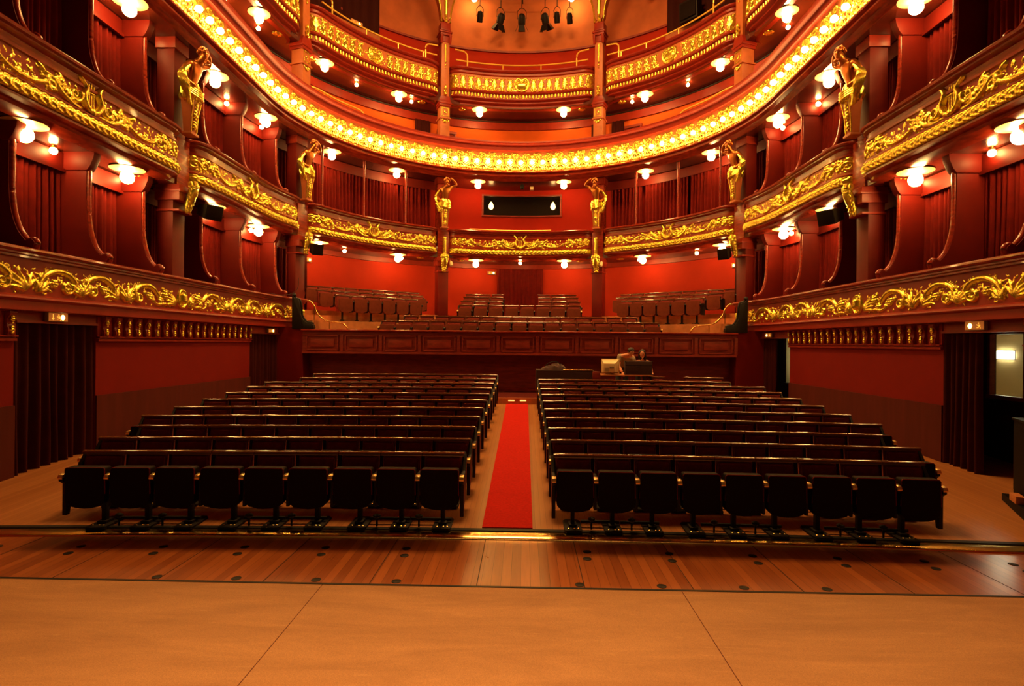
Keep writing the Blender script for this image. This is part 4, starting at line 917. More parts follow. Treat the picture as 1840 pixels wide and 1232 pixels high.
s_post = MB().box(-.026, .026, -.02, .05, .02, .40).mesh('pedestal', BLACK, bevel=.008)
m = MB().prism([(-.09, -.20), (.09, -.20), (.11, -.16), (.11, .20), (.07, .26), (-.07, .26), (-.11, .20), (-.11, -.16)], 'z', 0, .028); m.box(-.05, .05, -.06, .09, .02, .06)
s_foot = m.mesh('foot_plate', BLACK, bevel=.005)
m = MB()
for dx in (-.055, .02, .065): m.lathe([(.014, .028), (.014, .036), (.008, .040), (0, .040)], (dx, -.12, 0), 8)
s_bolt = m.mesh('bolts', BRASS)
m = MB().box(-.39, .10, .03, .06, .05, .085); s_bar = m.mesh('link_bar', BLACK, bevel=.006)
m = MB().lathe([(.012, 0), (.012, .09), (.02, .095), (.045, .115), (.045, .13), (.02, .145), (0, .147)], (-.27, -.10, .02), 12); s_knob = m.mesh('levelling_screw', BLACK)
def seat(x, y, z, rz, label, grp, arms=(1,), end=0, base=True, bar=False, plain=False, brown=False):
    t = thing('tip_up_seat', label, 'seat', (x, y, z), rz, grp)
    b = link(bpy.data.objects.new('backrest', s_back), t); link(bpy.data.objects.new('back_cushion', s_pad), b)
    if not plain: link(bpy.data.objects.new('cushion_piping', s_bpipe), b)
    link(bpy.data.objects.new('top_rail', s_rail), t)
    b = link(bpy.data.objects.new('folded_seat', s_seatc if brown else s_seat), t)
    if not plain: link(bpy.data.objects.new('seat_piping', s_pipe), b)
    for a in arms:
        o = link(bpy.data.objects.new('armrest', s_arm), t); o.location = (a*PW/2, 0, 0)
        if not plain: link(bpy.data.objects.new('arm_cap', s_tip), o)
    if end:
        o = link(bpy.data.objects.new('end_panel', s_end), t); o.location = (end*(PW/2+.005), 0, 0)
        c = link(bpy.data.objects.new('arm_cap', s_tip), o)
    if base:
        o = link(bpy.data.objects.new('pedestal', s_post), t); f = link(bpy.data.objects.new('foot_plate', s_foot), t)
        if not plain: link(bpy.data.objects.new('bolts', s_bolt), f)
        if bar:
            q = link(bpy.data.objects.new('link_bar', s_bar), t); link(bpy.data.objects.new('levelling_screw', s_knob), q)
    return t
ROWY = [6.80, 7.56, 8.34, 9.14, 9.97, 10.84, 11.69, 12.56, 13.40, 14.26, 15.15]
NL = [9, 10, 10, 11, 11, 11, 11, 11, 11, 10, 10]; NR = [9, 10, 10, 11, 11, 11, 11, 11, 11, 10, 0]
AL, AR = -.505, .56
for r, y0 in enumerate(ROWY):
    for side, g, x0, n in (('left', -1, AL, NL[r]), ('right', 1, AR, NR[r])):
        for i in range(n):
            pt = (.498 if r == 0 else .486) if g < 0 else .470
            x = x0+g*pt*(i+.5)+g*(.010 if r == 0 else .002)*(i//3); y = y0-.0068*x*x
            lab = f'dark tip-up seat, {side} stalls block, {ORD[r+1]} row from the stage, {ORD[i+1]} seat from the carpet'
            e = -g if i == 0 else (g if i == n-1 else 0)
            q_ = seat(x, y, fz(y), math.atan(-.0136*x), lab, f'{side} stalls seats', arms=(g,) if i < n-1 else (), end=e, base=r < 3, bar=(i % 3 > 0) if g > 0 else (i % 3 < 2), plain=r >= 5)
            q_.scale = (pt/.497, 1, 1)
            
for i, x in enumerate((3.42, 4.42, 4.93)):
    y = 15.15-.0068*x*x
    seat(x+.22, y, fz(y), math.atan(-.0136*x), f'dark tip-up seat in the broken last row right of the equipment, {ORD[i+1]} from the left', 'right stalls seats', base=True, plain=True)
# raised circle seats
for r, (y, z, x0, n, p) in enumerate(((18.02, 2.0, -4.36, 17, .518), (18.87, 2.2, -3.82, 15, .516), (20.0, 2.65, -2.14, 8, .54))):
    for i in range(n):
        seat(x0+p*(i+.5), y, z, 0, f'dark seat in the {ORD[r+1]} straight row of the raised circle, {ORD[i+1]} from the left', 'raised circle seats', arms=(1,), end=-1 if i == 0 else (1 if i == n-1 else 0), base=False, brown=True, plain=True)
for k, (y, z) in enumerate(((20.9, 2.85), (21.75, 3.07), (22.6, 3.25))):
    for g, nm in ((-1, 'left'), (1, 'right')):
        for i in range(3):
            seat(g*(.92+.52*i)+.05, y, z, 0, f'dark seat beside the centre curtain, {nm} side, {ORD[k+1]} row up, {ORD[i+1]} from the curtain', 'raised circle seats', base=False, brown=True, plain=True, end=0)
for g, nm in ((-1, 'left'), (1, 'right')):
    for k, (w0, n, z) in enumerate(((0, 6, 2.85), (-.35, 8, 3.05), (-.55, 9, 3.25))):
        for i in range(n):
            p = A0+U*(w0+.5*(i+.5))+Nn*(.85*k+.05)
            rz = math.atan2(U.y, U.x)
            seat(-g*p.x, p.y, z, -g*rz, f'dark seat, slanted {nm} circle block, {ORD[k+1]} row, {ORD[i+1]} from the wall', f'{nm} slanted circle seats', arms=(1,), end=0, base=(k == 0), brown=True, plain=True)

# ------------------------------------------------------------------ railings
def rail_s(name, label, s0, s1, o, z, h, posts, grp, loops=(True, True), hl=.42):
    t = thing(name, label, 'railing', group=grp); m = MB()
    m.tube([(*P(s, o), z+h) for s in srange(s0, s1, .2)], .03, 8); m.obj('top_bar', RAILG, t)
    for s in posts: MB().tube([(*P(s, o), z-.02), (*P(s, o), z+h)], .024, 8).obj('post', RAILG, t)
    for on, s, d in ((loops[0], s0, 1), (loops[1], s1, -1)):
        if not on: continue
        d *= (1 if s1 > s0 else -1)
        a = s+d*.45
        pts = [(*P(a, o), z-.02), (*P(a, o), z+hl), (*P(a-d*.05, o), z+hl+.12), (*P(a-d*.16, o), z+hl+.18), (*P(a-d*.48, o), z+hl+.20)]
        MB().tube(catmull(pts, 5), .03, 8).obj('end_hoop', RAILG, t)
rail_s('gallery_railing', 'brass railing on the top gallery front, back centre bay', -2.6, 2.6, .22, 13.2, .22, [-.75, .75], 'gallery railings')
rail_s('gallery_railing', 'brass railing on the top gallery front, back left bay', -8.1, -3.35, .22, 13.2, .24, [-6.2, -4.9, -3.9], 'gallery railings')
rail_s('gallery_railing', 'brass railing on the top gallery front, back right bay', 8.1, 3.35, .22, 13.2, .24, [6.2, 4.9, 3.9], 'gallery railings')
for g, nm in ((-1, 'left'), (1, 'right')):
    t = thing('lamp_gallery_railing', f'short brass handrail bending down behind the bulb-lit front, {nm} side', 'railing', group='short gallery handrails')
    pts = catmull([(*P(g*8.25, .5), 10.62), (*P(g*7.9, .5), 10.66), (*P(g*7.2, .5), 10.62), (*P(g*6.35, .5), 10.6), (*P(g*6.18, .5), 10.55), (*P(g*6.12, .5), 10.42), (*P(g*6.12, .5), 9.3)], 6)
    MB().tube(pts, .03, 8).obj('top_bar', RAILG, t); MB().tube([(*P(g*7.7, .5), 9.3), (*P(g*7.7, .5), 10.65)], .018, 8).obj('post', RAILG, t)
t = thing('circle_bar', 'thin bright bar along the middle tier rail before the booth window', 'railing')
MB().tube([(*P(s, .2), 6.745) for s in srange(-2.0, 1.2)], .018, 8).obj('top_bar', RAILG, t)
m = MB()
for s in (-1.8, -.4, 1.0): m.tube([(*P(s, .2), 6.68), (*P(s, .2), 6.745)], .012, 6)
m.obj('brackets', RAILG, t)

# ------------------------------------------------------------------ exit signs
def sign(s, o, z, label, w=.36, h=.14, flip=False, rz=None, side=0):
    x, y = P(s, o); t = thing('exit_sign', label, 'exit sign', (x, y, z), ang(s) if rz is None else rz, 'exit signs')
    MB().box(-w/2, w/2, -.06, .0, -h/2, h/2).obj('housing', GREYP, t, bevel=.006)
    MB().box(-w/2+.01, w/2-.01, -.064, -.0605, -h/2+.01, h/2-.01).obj('sign_face', SIGNF, t, smooth=False)
    MB().sphere((.22*w*(-1 if flip else 1), -.062, -h*.02), h*.30, 12, 8, (1, .3, 1)).obj('sign_lamp', SIGNB, t)
    f = 1
    m = MB(); a = (.24 if flip else .02)*w
    # running figure
    m.tube([(a, -.066, h*.05), (a+.01*f, -.066, -h*.1)], .010, 6); m.sphere((a-.004, -.066, h*.24), .011, 8, 6)
    for q in ([(a+.008*f, -h*.1), (a+.03*f, -h*.2), (a+.028*f, -h*.36)], [(a+.008*f, -h*.1), (a-.012*f, -h*.22), (a-.04*f, -h*.24)], [(a, h*.08), (a+.03*f, h*.0)], [(a, h*.08), (a-.025*f, -h*.0), (a-.04*f, h*.1)]):
        m.tube([(p[0], -.066, p[1]) for p in q], .006, 6)
    b = (-.22 if flip else -.27)*w
    m.tube([(b, -.066, h*.33), (b, -.066, -h*.2)], .007, 6); m.prism([(b-.028, -h*.12), (b+.028, -h*.12), (b, -h*.36)], 'y', -.068, -.0645)
    m.obj('pictogram', SIGND, t)
sign(-(SA+Y0-9.15), .49, 2.55, 'lit exit sign with arrow above the near left door curtain', .40, .15)
sign(SA+Y0-9.3, .49, 2.55, 'lit exit sign with arrow above the near right doorway', .40, .15, True)
sign(-10.0, .49, 2.50, 'lit exit sign above the far left door curtain', .34, .13)
sign(10.0, .49, 2.50, 'lit exit sign above the far right doorway', .34, .13, True)
sign(-7.45, 1.60, 5.08, 'lit exit sign at the left end of the circle back wall', .34, .16)
sign(7.5, 1.60, 4.98, 'lit exit sign at the right end of the circle back wall', .34, .16, True)
sign(-1.0, 1.60, 5.18, 'lit exit sign beside the centre curtain of the circle', .36, .14)
sign(-5.85, 1.51, 14.30, 'small lit exit sign on the left timber pelmet of the top gallery', .50, .16)
sign(5.9, 1.51, 14.30, 'small lit exit sign on the right timber pelmet of the top gallery', .50, .16, True)

# ------------------------------------------------------------------ loudspeakers, small fittings
def speaker(s, o, z, w, d, h, label):
    x, y = P(s, o); g = 1 if s > 0 else -1
    t = thing('loudspeaker', label, 'loudspeaker', (x, y, z), ang(s)-g*-.55, 'black loudspeakers'); t.rotation_euler = (.28, 0, ang(s)+g*.5)
    MB().prism([(-d/2, -h/2), (-d/2, h/2), (d/2, h*.36), (d/2, -h*.36)], 'x', -w/2, w/2).obj('cabinet', BLACK, t, bevel=.01)
    MB().box(-w*.44, w*.44, -d/2-.012, -d/2, -h*.44, h*.44).obj('grille', SEATB, t, bevel=.004)
    # bracket to the pillar
    m = MB(); m.tube([(0, d/2-.02, 0), (0, d/2+.12, .03), (g*.05, d/2+.34, .02)], .018, 6); m.box(-w*.2, w*.2, d/2-.01, d/2+.015, -.05, .05); m.obj('bracket', BLACK, t)
speaker(-14.0, -.02, 5.12, .40, .36, .34, 'black loudspeaker on the near left pillar under the middle boxes')
speaker(14.0, -.02, 5.08, .40, .36, .34, 'black loudspeaker on the near right pillar under the middle boxes')
speaker(-8.45, .02, 5.18, .34, .30, .36, 'black loudspeaker on the far left pillar beside the circle')
speaker(8.45, .02, 5.12, .34, .30, .36, 'black loudspeaker on the far right pillar beside the circle')
for s, nm in ((-2.72, 'left'), (3.2, 'right')):
    x, y = P(s, .18); t = thing('bracket_spotlight', f'small white bracket spotlight on the {nm} centre pillar', 'spotlight', (x, y, 5.32), ang(s), 'white bracket spotlights')
    MB().lathe([(.035, -.12), (.06, -.10), (.07, .0), (.05, .08), (0, .1)], n=12).xf(Matrix.Rotation(-.5, 4, 'X')).obj('lamp_head', CREAM, t)
    MB().tube([(0, .02, .08), (0, .10, .14), (0, .2, .14), (0, .26, .12)], .014, 6).obj('bracket', CREAM, t)
x, y = P(.05, .42); t = thing('ceiling_spotlight', 'small dark spotlight under the lamp-lit gallery before the booth window', 'spotlight', (x, y, 8.74))
MB().lathe([(.05, -.26), (.075, -.24), (.08, -.12), (.05, -.07), (0, -.06)], n=14).xf(Matrix.Rotation(.0, 4, 'X')).obj('lamp_head', BLACK, t); MB().tube([(0, 0, 0), (0, 0, -.08)], .015, 6).obj('stem', BLACK, t)
x, y = P(.42, .42); t = thing('ceiling_spotlight', 'small pale spotlight under the lamp-lit gallery before the booth window', 'spotlight', (x, y, 8.74))
MB().box(-.07, .07, -.06, .06, -.30, -.17).obj('lamp_head', CREAM, t, bevel=.01); MB().tube([(0, 0, 0), (0, 0, -.18)], .012, 6).obj('stem', BLACK, t)
# lighting bar with spotlights in the top arch
t = thing('lighting_bar', 'black pipe above the back centre arch carrying hanging spotlights', 'lighting bar')
MB().tube([(*P(s, 1.0), 16.62) for s in srange(-6.6, 6.8)], .03, 8).obj('pipe', BLACK, t)
m = MB()
for s in (-4.6, -2.6, 0, 2.6, 4.6): m.tube([(*P(s, 1.0), 16.62), (*P(s, 1.84), 16.9)], .02, 6)
m.obj('wall_brackets', BLACK, t)
def par(s, lab, barn, z=15.75, tilt=.45, yaw=0.):
    x, y = P(s, 1.0); t = thing('hanging_spotlight', lab, 'spotlight', (x, y, z), ang(s)+yaw, 'hanging stage spotlights')
    R = Matrix.Rotation(tilt, 4, 'X')
    MB().lathe([(.0, -.22), (.12, -.22), (.15, -.20), (.16, .02), (.13, .14), (.07, .20), (0, .21)] if barn else [(0, -.22), (.10, -.22), (.12, -.2), (.12, .05), (.10, .18), (0, .22)], n=16).xf(R).obj('lamp_body', BLACK, t)
    m = MB(); w = .19 if barn else .14
    m.tube([(-w, 0, 0), (-w, 0, .30), (-w*.5, 0, .42), (0, 0, .46), (w*.5, 0, .42), (w, 0, .30), (w, 0, 0)], .014, 6); m.tube([(0, 0, .44), (0, 0, 16.62-z)], .018, 6); m.obj('yoke', BLACK, t)
    if barn:
        for a in (0, PI/2, PI, -PI/2):
            f = MB(); f.add([(-.11, -.15, -.22), (.11, -.15, -.22), (.15, -.28, -.46), (-.15, -.28, -.46), (-.11, -.143, -.22), (.11, -.143, -.22), (.15, -.273, -.46), (-.15, -.273, -.46)], [(0, 1, 2, 3), (7, 6, 5, 4), (0, 4, 5, 1), (1, 5, 6, 2), (2, 6, 7, 3), (3, 7, 4, 0)])
            f.xf(R @ Matrix.Rotation(a, 4, 'Z')).obj('barn_door', BLACK, t, smooth=False)
par(-1.56, 'small round black spotlight at the left end of the centre bar', False)
par(-.80, 'black spotlight with barn doors, left of three on the centre bar', True, yaw=.5)
par(-.03, 'black spotlight with barn doors, middle of three on the centre bar', True)
par(.82, 'black spotlight with barn doors, right of three on the centre bar', True, yaw=-.4)
par(1.26, 'small round black spotlight just right of the barn-door spotlights', False)
par(1.72, 'small round black spotlight at the right end of the centre bar', False, z=15.65)
par(-4.85, 'black spotlight hanging in the left arch at the top', False, z=16.3)
par(4.45, 'black spotlight hanging in the right arch, nearer the pillar', False, z=16.3)
par(5.05, 'black spotlight hanging in the right arch, further from the pillar', False, z=16.3)
x, y = P(5.95, 1.4); t = thing('loudspeaker', 'black loudspeaker on the timber pelmet of the right top gallery', 'loudspeaker', (x, y, 14.22), ang(5.95))
MB().prism([(-.20, 0), (-.24, .75), (.1, .75), (.1, 0)], 'x', -.38, .38).obj('cabinet', BLACK, t, bevel=.02); MB().box(-.33, .33, -.262, -.235, .08, .68).obj('grille', SEATB, t, bevel=.006)
# dangling cable in the far left lower box
pts = [(*P(-10.6, .25), 3.56), (*P(-10.3, .24), 3.585), (*P(-9.9, .24), 3.57), (*P(-9.4, .22), 3.65), (*P(-9.1, .2), 3.85), (*P(-9.0, .25), 4.2)]
o = MB().tube(catmull(pts, 6), .008, 6).obj('loose_cable', BLACK); tag(o, 'thin black cable hanging loose at the far end of the left lower parapet', 'cable', kind='thing')

# ------------------------------------------------------------------ technicians' desk in the last rows
zt_ = fz(15.2)
t = thing('cloth_table', 'high table under a dark cloth beside the carpet, behind the right seats', 'table', (1.28, 15.2, zt_))
MB().box(-.75, .75, -.32, .32, .97, 1.0).obj('table_top', DKWOOD, t, bevel=.008)
m = MB().box(-.76, .76, -.335, -.325, .45, 1.01); m.box(-.76, -.75, -.335, .33, .45, 1.01); m.box(.75, .76, -.335, .33, .45, 1.01); m.box(-.76, .76, -.335, .33, 1.0, 1.012); m.obj('cloth', TOP, t, smooth=False)
for a in (-.70, .70):
    for b in (-.28, .28): MB().box(a-.02, a+.02, b-.02, b+.02, 0, .97).obj('leg', BLACK, t, smooth=False)
o = MB().tube([(1.28-.05, 14.88, zt_+1.025), (2.0, 14.88, zt_+1.025)], .014, 8).obj('edge_highlight_rod', BRASS); tag(o, 'thin shiny rod drawn as the highlight along the edge of the cloth table', 'rod', kind='thing')  # highlight line of the table edge, built as a rod
# bag: a slumped dark holdall
t = thing('holdall_bag', 'slumped dark brown bag lying on the cloth table by the aisle', 'bag', (.98, 15.15, zt_+1.012))
m = MB(); nx, ny = 22, 12; vs = []; fs = []
for i in range(nx+1):
    for j in range(ny+1):
        u, v = i/nx*2-1, j/ny*2-1
        e = max(0, 1-u*u)*max(0, 1-v*v)
        h = .135*e**.4*(1+.30*math.sin(2.6*u+.4)+.18*math.sin(9*u+6*v)+.10*math.sin(17*u-9*v)) if e > 0 else 0
        vs.append((u*.34, v*.20*(1-.2*u*u), max(0, h)))
for i in range(nx):
    for j in range(ny): a = i*(ny+1)+j; fs.append((a, a+ny+1, a+ny+2, a+1))
vs += [(x, y, 0.0) for x, y, z in vs]; k = (nx+1)*(ny+1); fs += [(f[3]+k, f[2]+k, f[1]+k, f[0]+k) for f in fs]
m.add(vs, fs).obj('bag_body', TOP, t); MB().tube(catmull([(-.22, -.06, .11), (-.1, -.05, .20), (.06, -.02, .22), (.2, -.03, .15)], 6), .012, 6).obj('bag_strap', BLACK, t)
t = thing('desk', 'plain dark work table under the cream monitor and the upright case', 'desk', (2.82, 15.2, zt_))
MB().box(-.70, .74, -.34, .32, .885, .915).obj('table_top', STEPW, t, bevel=.006)
for a in (-.65, .69):
    for b in (-.28, .28): MB().box(a-.02, a+.02, b-.02, b+.02, 0, .885).obj('leg', BLACK, t, smooth=False)
t = thing('stool', 'small brown wooden stool back between the cloth table and the monitor', 'stool', (2.07, 14.72, zt_-.02))
MB().box(-.10, .10, -.02, .02, .82, 1.02).obj('backrest', DKWOOD, t, bevel=.02); MB().box(-.14, .14, -.16, .16, .60, .64).obj('seat', DKWOOD, t, bevel=.015)
for a in (-.11, .11):
    for b in (-.12, .12): MB().tube([(a, b, .0), (a*.9, b*.9, .61)], .016, 6).obj('leg', DKWOOD, t)
    MB().tube([(a*.8, 0, .62), (a*.8, 0, .84)], .012, 6).obj('back_post', DKWOOD, t)
# cream CRT monitor seen from behind
t = thing('computer_monitor', 'cream bulky tube monitor seen from behind on the work table', 'computer monitor', (2.47, 15.1, zt_+.915), -.25)
MB().box(-.235, .235, .06, .20, .03, .40).obj('front_bezel', CREAM, t, bevel=.012)
MB().add([(-.22, .08, .05), (.22, .08, .05), (.22, .08, .385), (-.22, .08, .385), (-.14, -.24, .06), (.16, -.24, .06), (.16, -.24, .30), (-.14, -.24, .30)], [(0, 1, 2, 3), (7, 6, 5, 4), (0, 4, 5, 1), (1, 5, 6, 2), (2, 6, 7, 3), (3, 7, 4, 0)]).obj('tube_housing', CREAM, t, bevel=.02)
MB().box(.02, .13, -.246, -.238, .16, .21).obj('connector_panel', GREYP, t, smooth=False)
MB().lathe([(.0, 0), (.13, 0), (.13, .015), (.06, .03), (.0, .03)], n=20).obj('swivel_base', CREAM, t)
m = MB()
for k in range(5): m.box(-.10, .0, -.2435, -.239, .09+.02*k, .098+.02*k)
m.obj('vents', GREYP, t, smooth=False)
t = thing('equipment_case', 'tall dark upright case standing before the two people', 'equipment case', (3.19, 14.98, zt_+.915))
MB().box(-.35, .35, -.10, .10, 0, .36).obj('case_body', TOP, t, bevel=.012)
m = MB()
for a in (-.35, .35):
    for z in (0.012, .348): m.sphere((a*.985, -.085, z), .022, 8, 6)
m.obj('corner_caps', BLACK, t)
m = MB().tube([(-.06, -.10, .20), (-.06, -.125, .21), (.06, -.125, .21), (.06, -.10, .20)], .008, 6); m.obj('handle', BLACK, t)
m = MB().box(-.352, .352, -.102, .102, .24, .252); m.obj('lid_seam', BLACK, t, smooth=False)

# ------------------------------------------------------------------ two people
def hand(mb_pts, wrist, dirv, side):
    """five short skinned fingers from the wrist"""
    w = Vector(wrist); d = Vector(dirv).normalized(); s = d.cross(Vector((0, 0, 1))).normalized()*side; n = s.cross(d)
    V, E, R = [], [], []
    V.append(tuple(w)); R.append(.026); V.append(tuple(w+d*.05)); R.append((.036, .022)); E.append((0, 1))
    for k, (off, l) in enumerate(((-.030, .066), (-.010, .076), (.011, .070), (.031, .055))):
        b = w+d*.085+s*off; i = len(V); V += [tuple(b), tuple(b+d*l*.5-n*.008), tuple(b+d*l-n*.028)]; R += [.0105, .0095, .0075]; E += [(1, i), (i, i+1), (i+1, i+2)]
    i = len(V); V += [tuple(w+d*.035-s*.038), tuple(w+d*.07-s*.058), tuple(w+d*.095-s*.055-n*.01)]; R += [.012, .0105, .008]; E += [(1, i), (i, i+1), (i+1, i+2)]
    return V, E, R
def head_mesh(name, c, yaw, pitch, mtl):
    """ovoid skull with jaw, brow, nose, lips, eye sockets and ears; faces local -Y"""
    m = MB(); n, k = 28, 22; vs = []; fs = []
    for i in range(k+1):
        th = PI*i/k
        for j in range(n):
            ph = 2*PI*j/n; x = math.sin(th)*math.sin(ph); y = -math.sin(th)*math.cos(ph); z = math.cos(th)
            X, Y, Z = .075*x, .095*y, .115*z
            if z < 0: X *= 1+.28*z*(1 if True else 0); Y *= 1+.12*z
            if y < 0:
                f = math.exp(-((X/.013)**2)-((Z+.012)/.026)**2); Y -= .024*f                       # nose
                f = math.exp(-((X/.024)**2)-((Z+.055)/.010)**2); Y -= .006*f                       # lips
                for ex in (-.030, .030): f = math.exp(-(((X-ex)/.016)**2)-((Z-.018)/.012)**2); Y += .010*f
                f = math.exp(-((X/.05)**2)-((Z-.038)/.010)**2); Y -= .004*f                        # brow
                f = math.exp(-((X/.022)**2)-((Z+.092)/.018)**2); Y -= .008*f                       # chin
            vs.append((X, Y, Z))
    for i in range(k):
        for j in range(n): fs.append((i*n+j, (i+1)*n+j, (i+1)*n+(j+1) % n, i*n+(j+1) % n))
    m.add(vs, fs)
    for g in (-1, 1): m.sphere((g*.076, .008, -.005), .022, 8, 6, (.35, .7, 1.3))
    M = Matrix.Translation(c) @ Matrix.Rotation(yaw, 4, 'Z') @ Matrix.Rotation(pitch, 4, 'X')
    return m.xf(M), M
def person(name, label, V, E, R, head, yaw, pitch, hands, clothes, hairfn, tone=SKIN):
    t = thing(name, label, 'person')
    body = skin_mesh('body', SKIN, V, E, R)
    hm, M = head_mesh('head', head, yaw, pitch, SKIN)
    bm = bmesh.new(); bm.from_mesh(body); tmp = hm.mesh('tmp', SKIN); bm.from_mesh(tmp)
    for w, d, s in hands:
        hv, he, hr = hand(None, w, d, s); hmsh = skin_mesh('hand', SKIN, hv, he, hr, 1); bm.from_mesh(hmsh)
    bm.to_mesh(body); bm.free(); body.polygons.foreach_set('use_smooth', [True]*len(body.polygons))
    bo = link(bpy.data.objects.new('body', body), t)
    for nm, m_, cv, ce, cr in clothes: link(bpy.data.objects.new(nm, skin_mesh(nm, m_, cv, ce, cr)), t)
    h = hairfn().xf(M).obj('hair', HAIR, t)
    e = MB()
    for ex in (-.030, .030): e.sphere((ex, -.0795, .018), .0065, 8, 6)
    e.xf(M).obj('eyes', HAIR, t)
    return t
fzp = .68
# man: bent forward over the desk, arm straight down to the table
mx, my = 2.98, 15.98
V = [(mx-.04, my+.06, fzp+.92), (mx-.02, my-.04, fzp+1.02), (mx+.0, my-.20, fzp+1.14), (mx+.02, my-.34, fzp+1.20), (mx+.04, my-.42, fzp+1.22), (mx+.06, my-.48, fzp+1.24),
     (mx-.16, my-.33, fzp+1.17), (mx-.20, my-.40, fzp+.93), (mx-.13, my-.58, fzp+.76),
     (mx+.20, my-.34, fzp+1.15), (mx+.25, my-.42, fzp+.94), (mx+.18, my-.60, fzp+.80),
     (mx-.13, my+.08, fzp+.88), (mx-.14, my+.02, fzp+.48), (mx-.15, my+.10, fzp+.08), (mx-.15, my-.08, fzp+.035),
     (mx+.06, my+.08, fzp+.88), (mx+.08, my+.02, fzp+.48), (mx+.10, my+.12, fzp+.08), (mx+.11, my-.06, fzp+.035)]
E = [(0, 1), (1, 2), (2, 3), (3, 4), (4, 5), (3, 6), (6, 7), (7, 8), (3, 9), (9, 10), (10, 11), (0, 12), (12, 13), (13, 14), (14, 15), (0, 16), (16, 17), (17, 18), (18, 19)]
R = [.13, .13, .14, .12, .058, .055, .065, .045, .032, .065, .045, .032, .085, .06, .042, .038, .085, .06, .042, .038]
def man_hair():
    m = MB().sphere((0, .018, .028), .1, 18, 12, (.84, .98, 1.06)); r = random.Random(2)
    for i in range(40): a = r.uniform(0, 2*PI); q = r.uniform(.2, 1); m.sphere((.075*math.cos(a)*q, .02+.085*math.sin(a)*q, .10-.05*q*q+.01), .02, 6, 4)
    v = [(x, y, z) if not (y < -.045 and z < .055) else (x, -.045, max(z, .02)) for x, y, z in m.v]; m.v = v; return m
sh_v = [V[0], V[1], V[2], V[3], V[6], ((V[6][0]*.35+V[7][0]*.65), (V[6][1]*.35+V[7][1]*.65), (V[6][2]*.35+V[7][2]*.65)), V[9], ((V[9][0]*.35+V[10][0]*.65), (V[9][1]*.35+V[10][1]*.65), (V[9][2]*.35+V[10][2]*.65))]
tr_i = [0, 12, 13, 14, 16, 17, 18]
person('person', 'man in a grey short-sleeved shirt bending over the work table, head bowed', V, E, R, (mx+.10, my-.58, fzp+1.30), .25, .5,
       [(V[8], (.05, -.35, -.3), 1), (V[11], (0, -.4, -.2), -1)],
       [('shirt', SHIRT, sh_v, [(0, 1), (1, 2), (2, 3), (3, 4), (4, 5), (3, 6), (6, 7)], [.148, .150, .162, .138, .085, .072, .085, .072]),
        ('trousers', TROUS, [V[i] for i in tr_i], [(0, 1), (1, 2), (2, 3), (0, 4), (4, 5), (5, 6)], [.148, .10, .075, .06, .10, .075, .06])], man_hair)
wx, wy = 3.46, 15.92
V = [(wx+.02, wy, fzp+.80), (wx+.02, wy-.04, fzp+.93), (wx+.02, wy-.10, fzp+1.03), (wx+.01, wy-.12, fzp+1.08), (wx, wy-.14, fzp+1.13),
     (wx-.14, wy-.10, fzp+1.03), (wx-.19, wy-.22, fzp+.86), (wx-.06, wy-.30, fzp+1.02),
     (wx+.17, wy-.10, fzp+1.03), (wx+.25, wy-.16, fzp+.82), (wx+.22, wy-.38, fzp+.76),
     (wx-.07, wy, fzp+.76), (wx-.08, wy-.04, fzp+.42), (wx-.08, wy+.04, fzp+.07), (wx-.08, wy-.11, fzp+.035),
     (wx+.11, wy, fzp+.76), (wx+.12, wy-.04, fzp+.42), (wx+.12, wy+.04, fzp+.07), (wx+.12, wy-.11, fzp+.035)]
E = [(0, 1), (1, 2), (2, 3), (3, 4), (2, 5), (5, 6), (6, 7), (2, 8), (8, 9), (9, 10), (0, 11), (11, 12), (12, 13), (13, 14), (0, 15), (15, 16), (16, 17), (17, 18)]
R = [.12, .105, .11, .055, .05, .055, .038, .026, .055, .038, .026, .08, .055, .036, .034, .08, .055, .036, .034]
def woman_hair():
    m = MB().sphere((0, .022, .02), .1, 18, 12, (.92, 1.0, 1.12))
    m.v = [(x, y, z) if not (y < -.04 and z < .06) else (x, -.04, z) for x, y, z in m.v]
    r = random.Random(4)
    for g in (-1, 1):
        for k in range(7):
            a = r.uniform(.3, 1.); m.tube(catmull([(g*.07*a, .0+.03*k*.3, .06), (g*.095*a, .01+.012*k, -.04), (g*.10*a, .005+.012*k, -.14), (g*.085*a, .01*k, -.23)], 5), [.024]*12+[.018]*4, 6)
    for k in range(8): m.tube(catmull([(-.06+.017*k, .09, .05), (-.07+.02*k, .11, -.08), (-.06+.018*k, .10, -.22)], 5), .022, 6)
    return m
tr_i = [0, 11, 12, 13, 15, 16, 17]
person('person', 'woman with long dark hair beside the man, hand raised to her chin', V, E, R, (wx-.01, wy-.20, fzp+1.25), -.25, .28,
       [(V[7], (.06, -.02, .3), 1), (V[10], (-.05, -.4, -.2), -1)],
       [('top', TOP, [V[0], V[1], (V[2][0], V[2][1], V[2][2]-.05)], [(0, 1), (1, 2)], [.135, .120, .118]),
        ('trousers', TROUS, [V[i] for i in tr_i], [(0, 1), (1, 2), (2, 3), (0, 4), (4, 5), (5, 6)], [.138, .095, .07, .052, .095, .07, .052])], woman_hair)

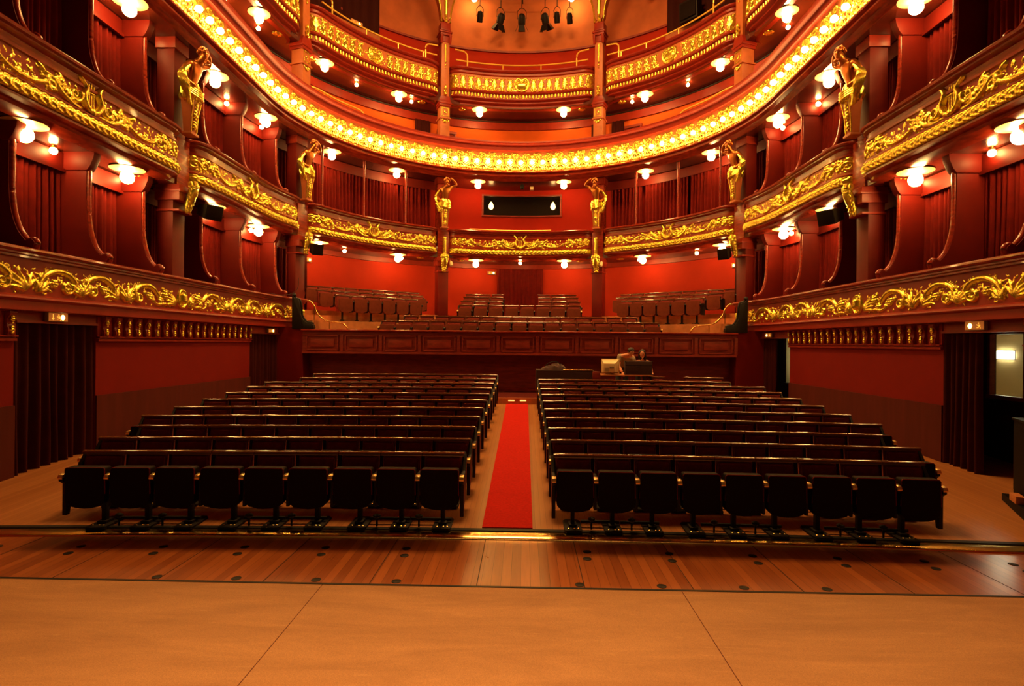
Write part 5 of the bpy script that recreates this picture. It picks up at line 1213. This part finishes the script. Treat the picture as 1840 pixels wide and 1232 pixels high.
# ------------------------------------------------------------------ cabinet by the near right wall
t = thing('black_cabinet', 'black cabinet with a plinth against the near right wall', 'cabinet', (6.785, 7.25, 0), -.45)
MB().box(-.15, .15, -.80, .80, .17, 1.20).obj('carcass', DARKBOX, t, bevel=.01)
MB().box(-.27, .17, -.84, .82, 0, .17).obj('plinth', DARKBOX, t, bevel=.01); MB().box(-.17, .17, -.82, .82, 1.20, 1.235).obj('top_board', DARKBOX, t, bevel=.008)
for a in (-.40, .40): MB().box(-.162, -.15, a-.36, a+.36, .25, 1.14).obj('door', DARKBOX, t, bevel=.006)
o = MB().box(-.05, .05, -.13, .13, 0, .10).obj('wood_block', STEPW, bevel=.01); o.location = (6.70, 7.62, .17); o.rotation_euler = (0, 0, -.45); tag(o, 'pale wooden block lying on the plinth of the black cabinet', 'block', kind='thing')

# ------------------------------------------------------------------ light
def area(name, loc, size, power, col, rot=(0, 0, 0), sy=None):
    l = bpy.data.lights.new(name, 'AREA'); l.energy = power; l.color = col; l.size = size
    if sy: l.shape = 'RECTANGLE'; l.size_y = sy
    o = bpy.data.objects.new(name, l); COL.objects.link(o); o.location = loc; o.rotation_euler = rot; return o
wl = area('added_stage_fill', (0, 1.0, 8.0), 7.0, 260, (1., .58, .24), (0, 0, 0), 1.0); wl.data.spread = math.radians(70)  # unseen overhead lamp, added to brighten the stage
area('added_house_fill', (0, 14.5, 17.6), 3.0, 2300, (1., .50, .15))  # unseen fill above the frame, added to lift the whole auditorium
w = bpy.data.worlds.new('dim_fill_world'); SC.world = w; w.use_nodes = True
w.node_tree.nodes['Background'].inputs['Color'].default_value = (1, .4, .1, 1); w.node_tree.nodes['Background'].inputs['Strength'].default_value = .04  # faint warm ambient, added as front fill from the open stage side

# ------------------------------------------------------------------ camera
cam = bpy.data.cameras.new('camera'); cam.sensor_width = 36; cam.lens = 1022/1840*36; cam.clip_end = 200
co = bpy.data.objects.new('camera', cam); COL.objects.link(co)
co.matrix_world = Matrix.Translation((.2, 0, 2.2)) @ Matrix.Rotation(math.atan(22/1022), 4, 'Z') @ Matrix.Rotation(PI/2, 4, 'X') @ Matrix.Rotation(.0096, 4, 'Z')
SC.camera = co
SC.view_settings.view_transform = 'Standard'; SC.view_settings.look = 'None'; SC.view_settings.gamma = 1.; SC.view_settings.exposure = 0.; SC.view_settings.use_curve_mapping = False
SC.cycles.use_denoising = True
SC.cycles.max_bounces = 6; SC.cycles.sample_clamp_indirect = 8.
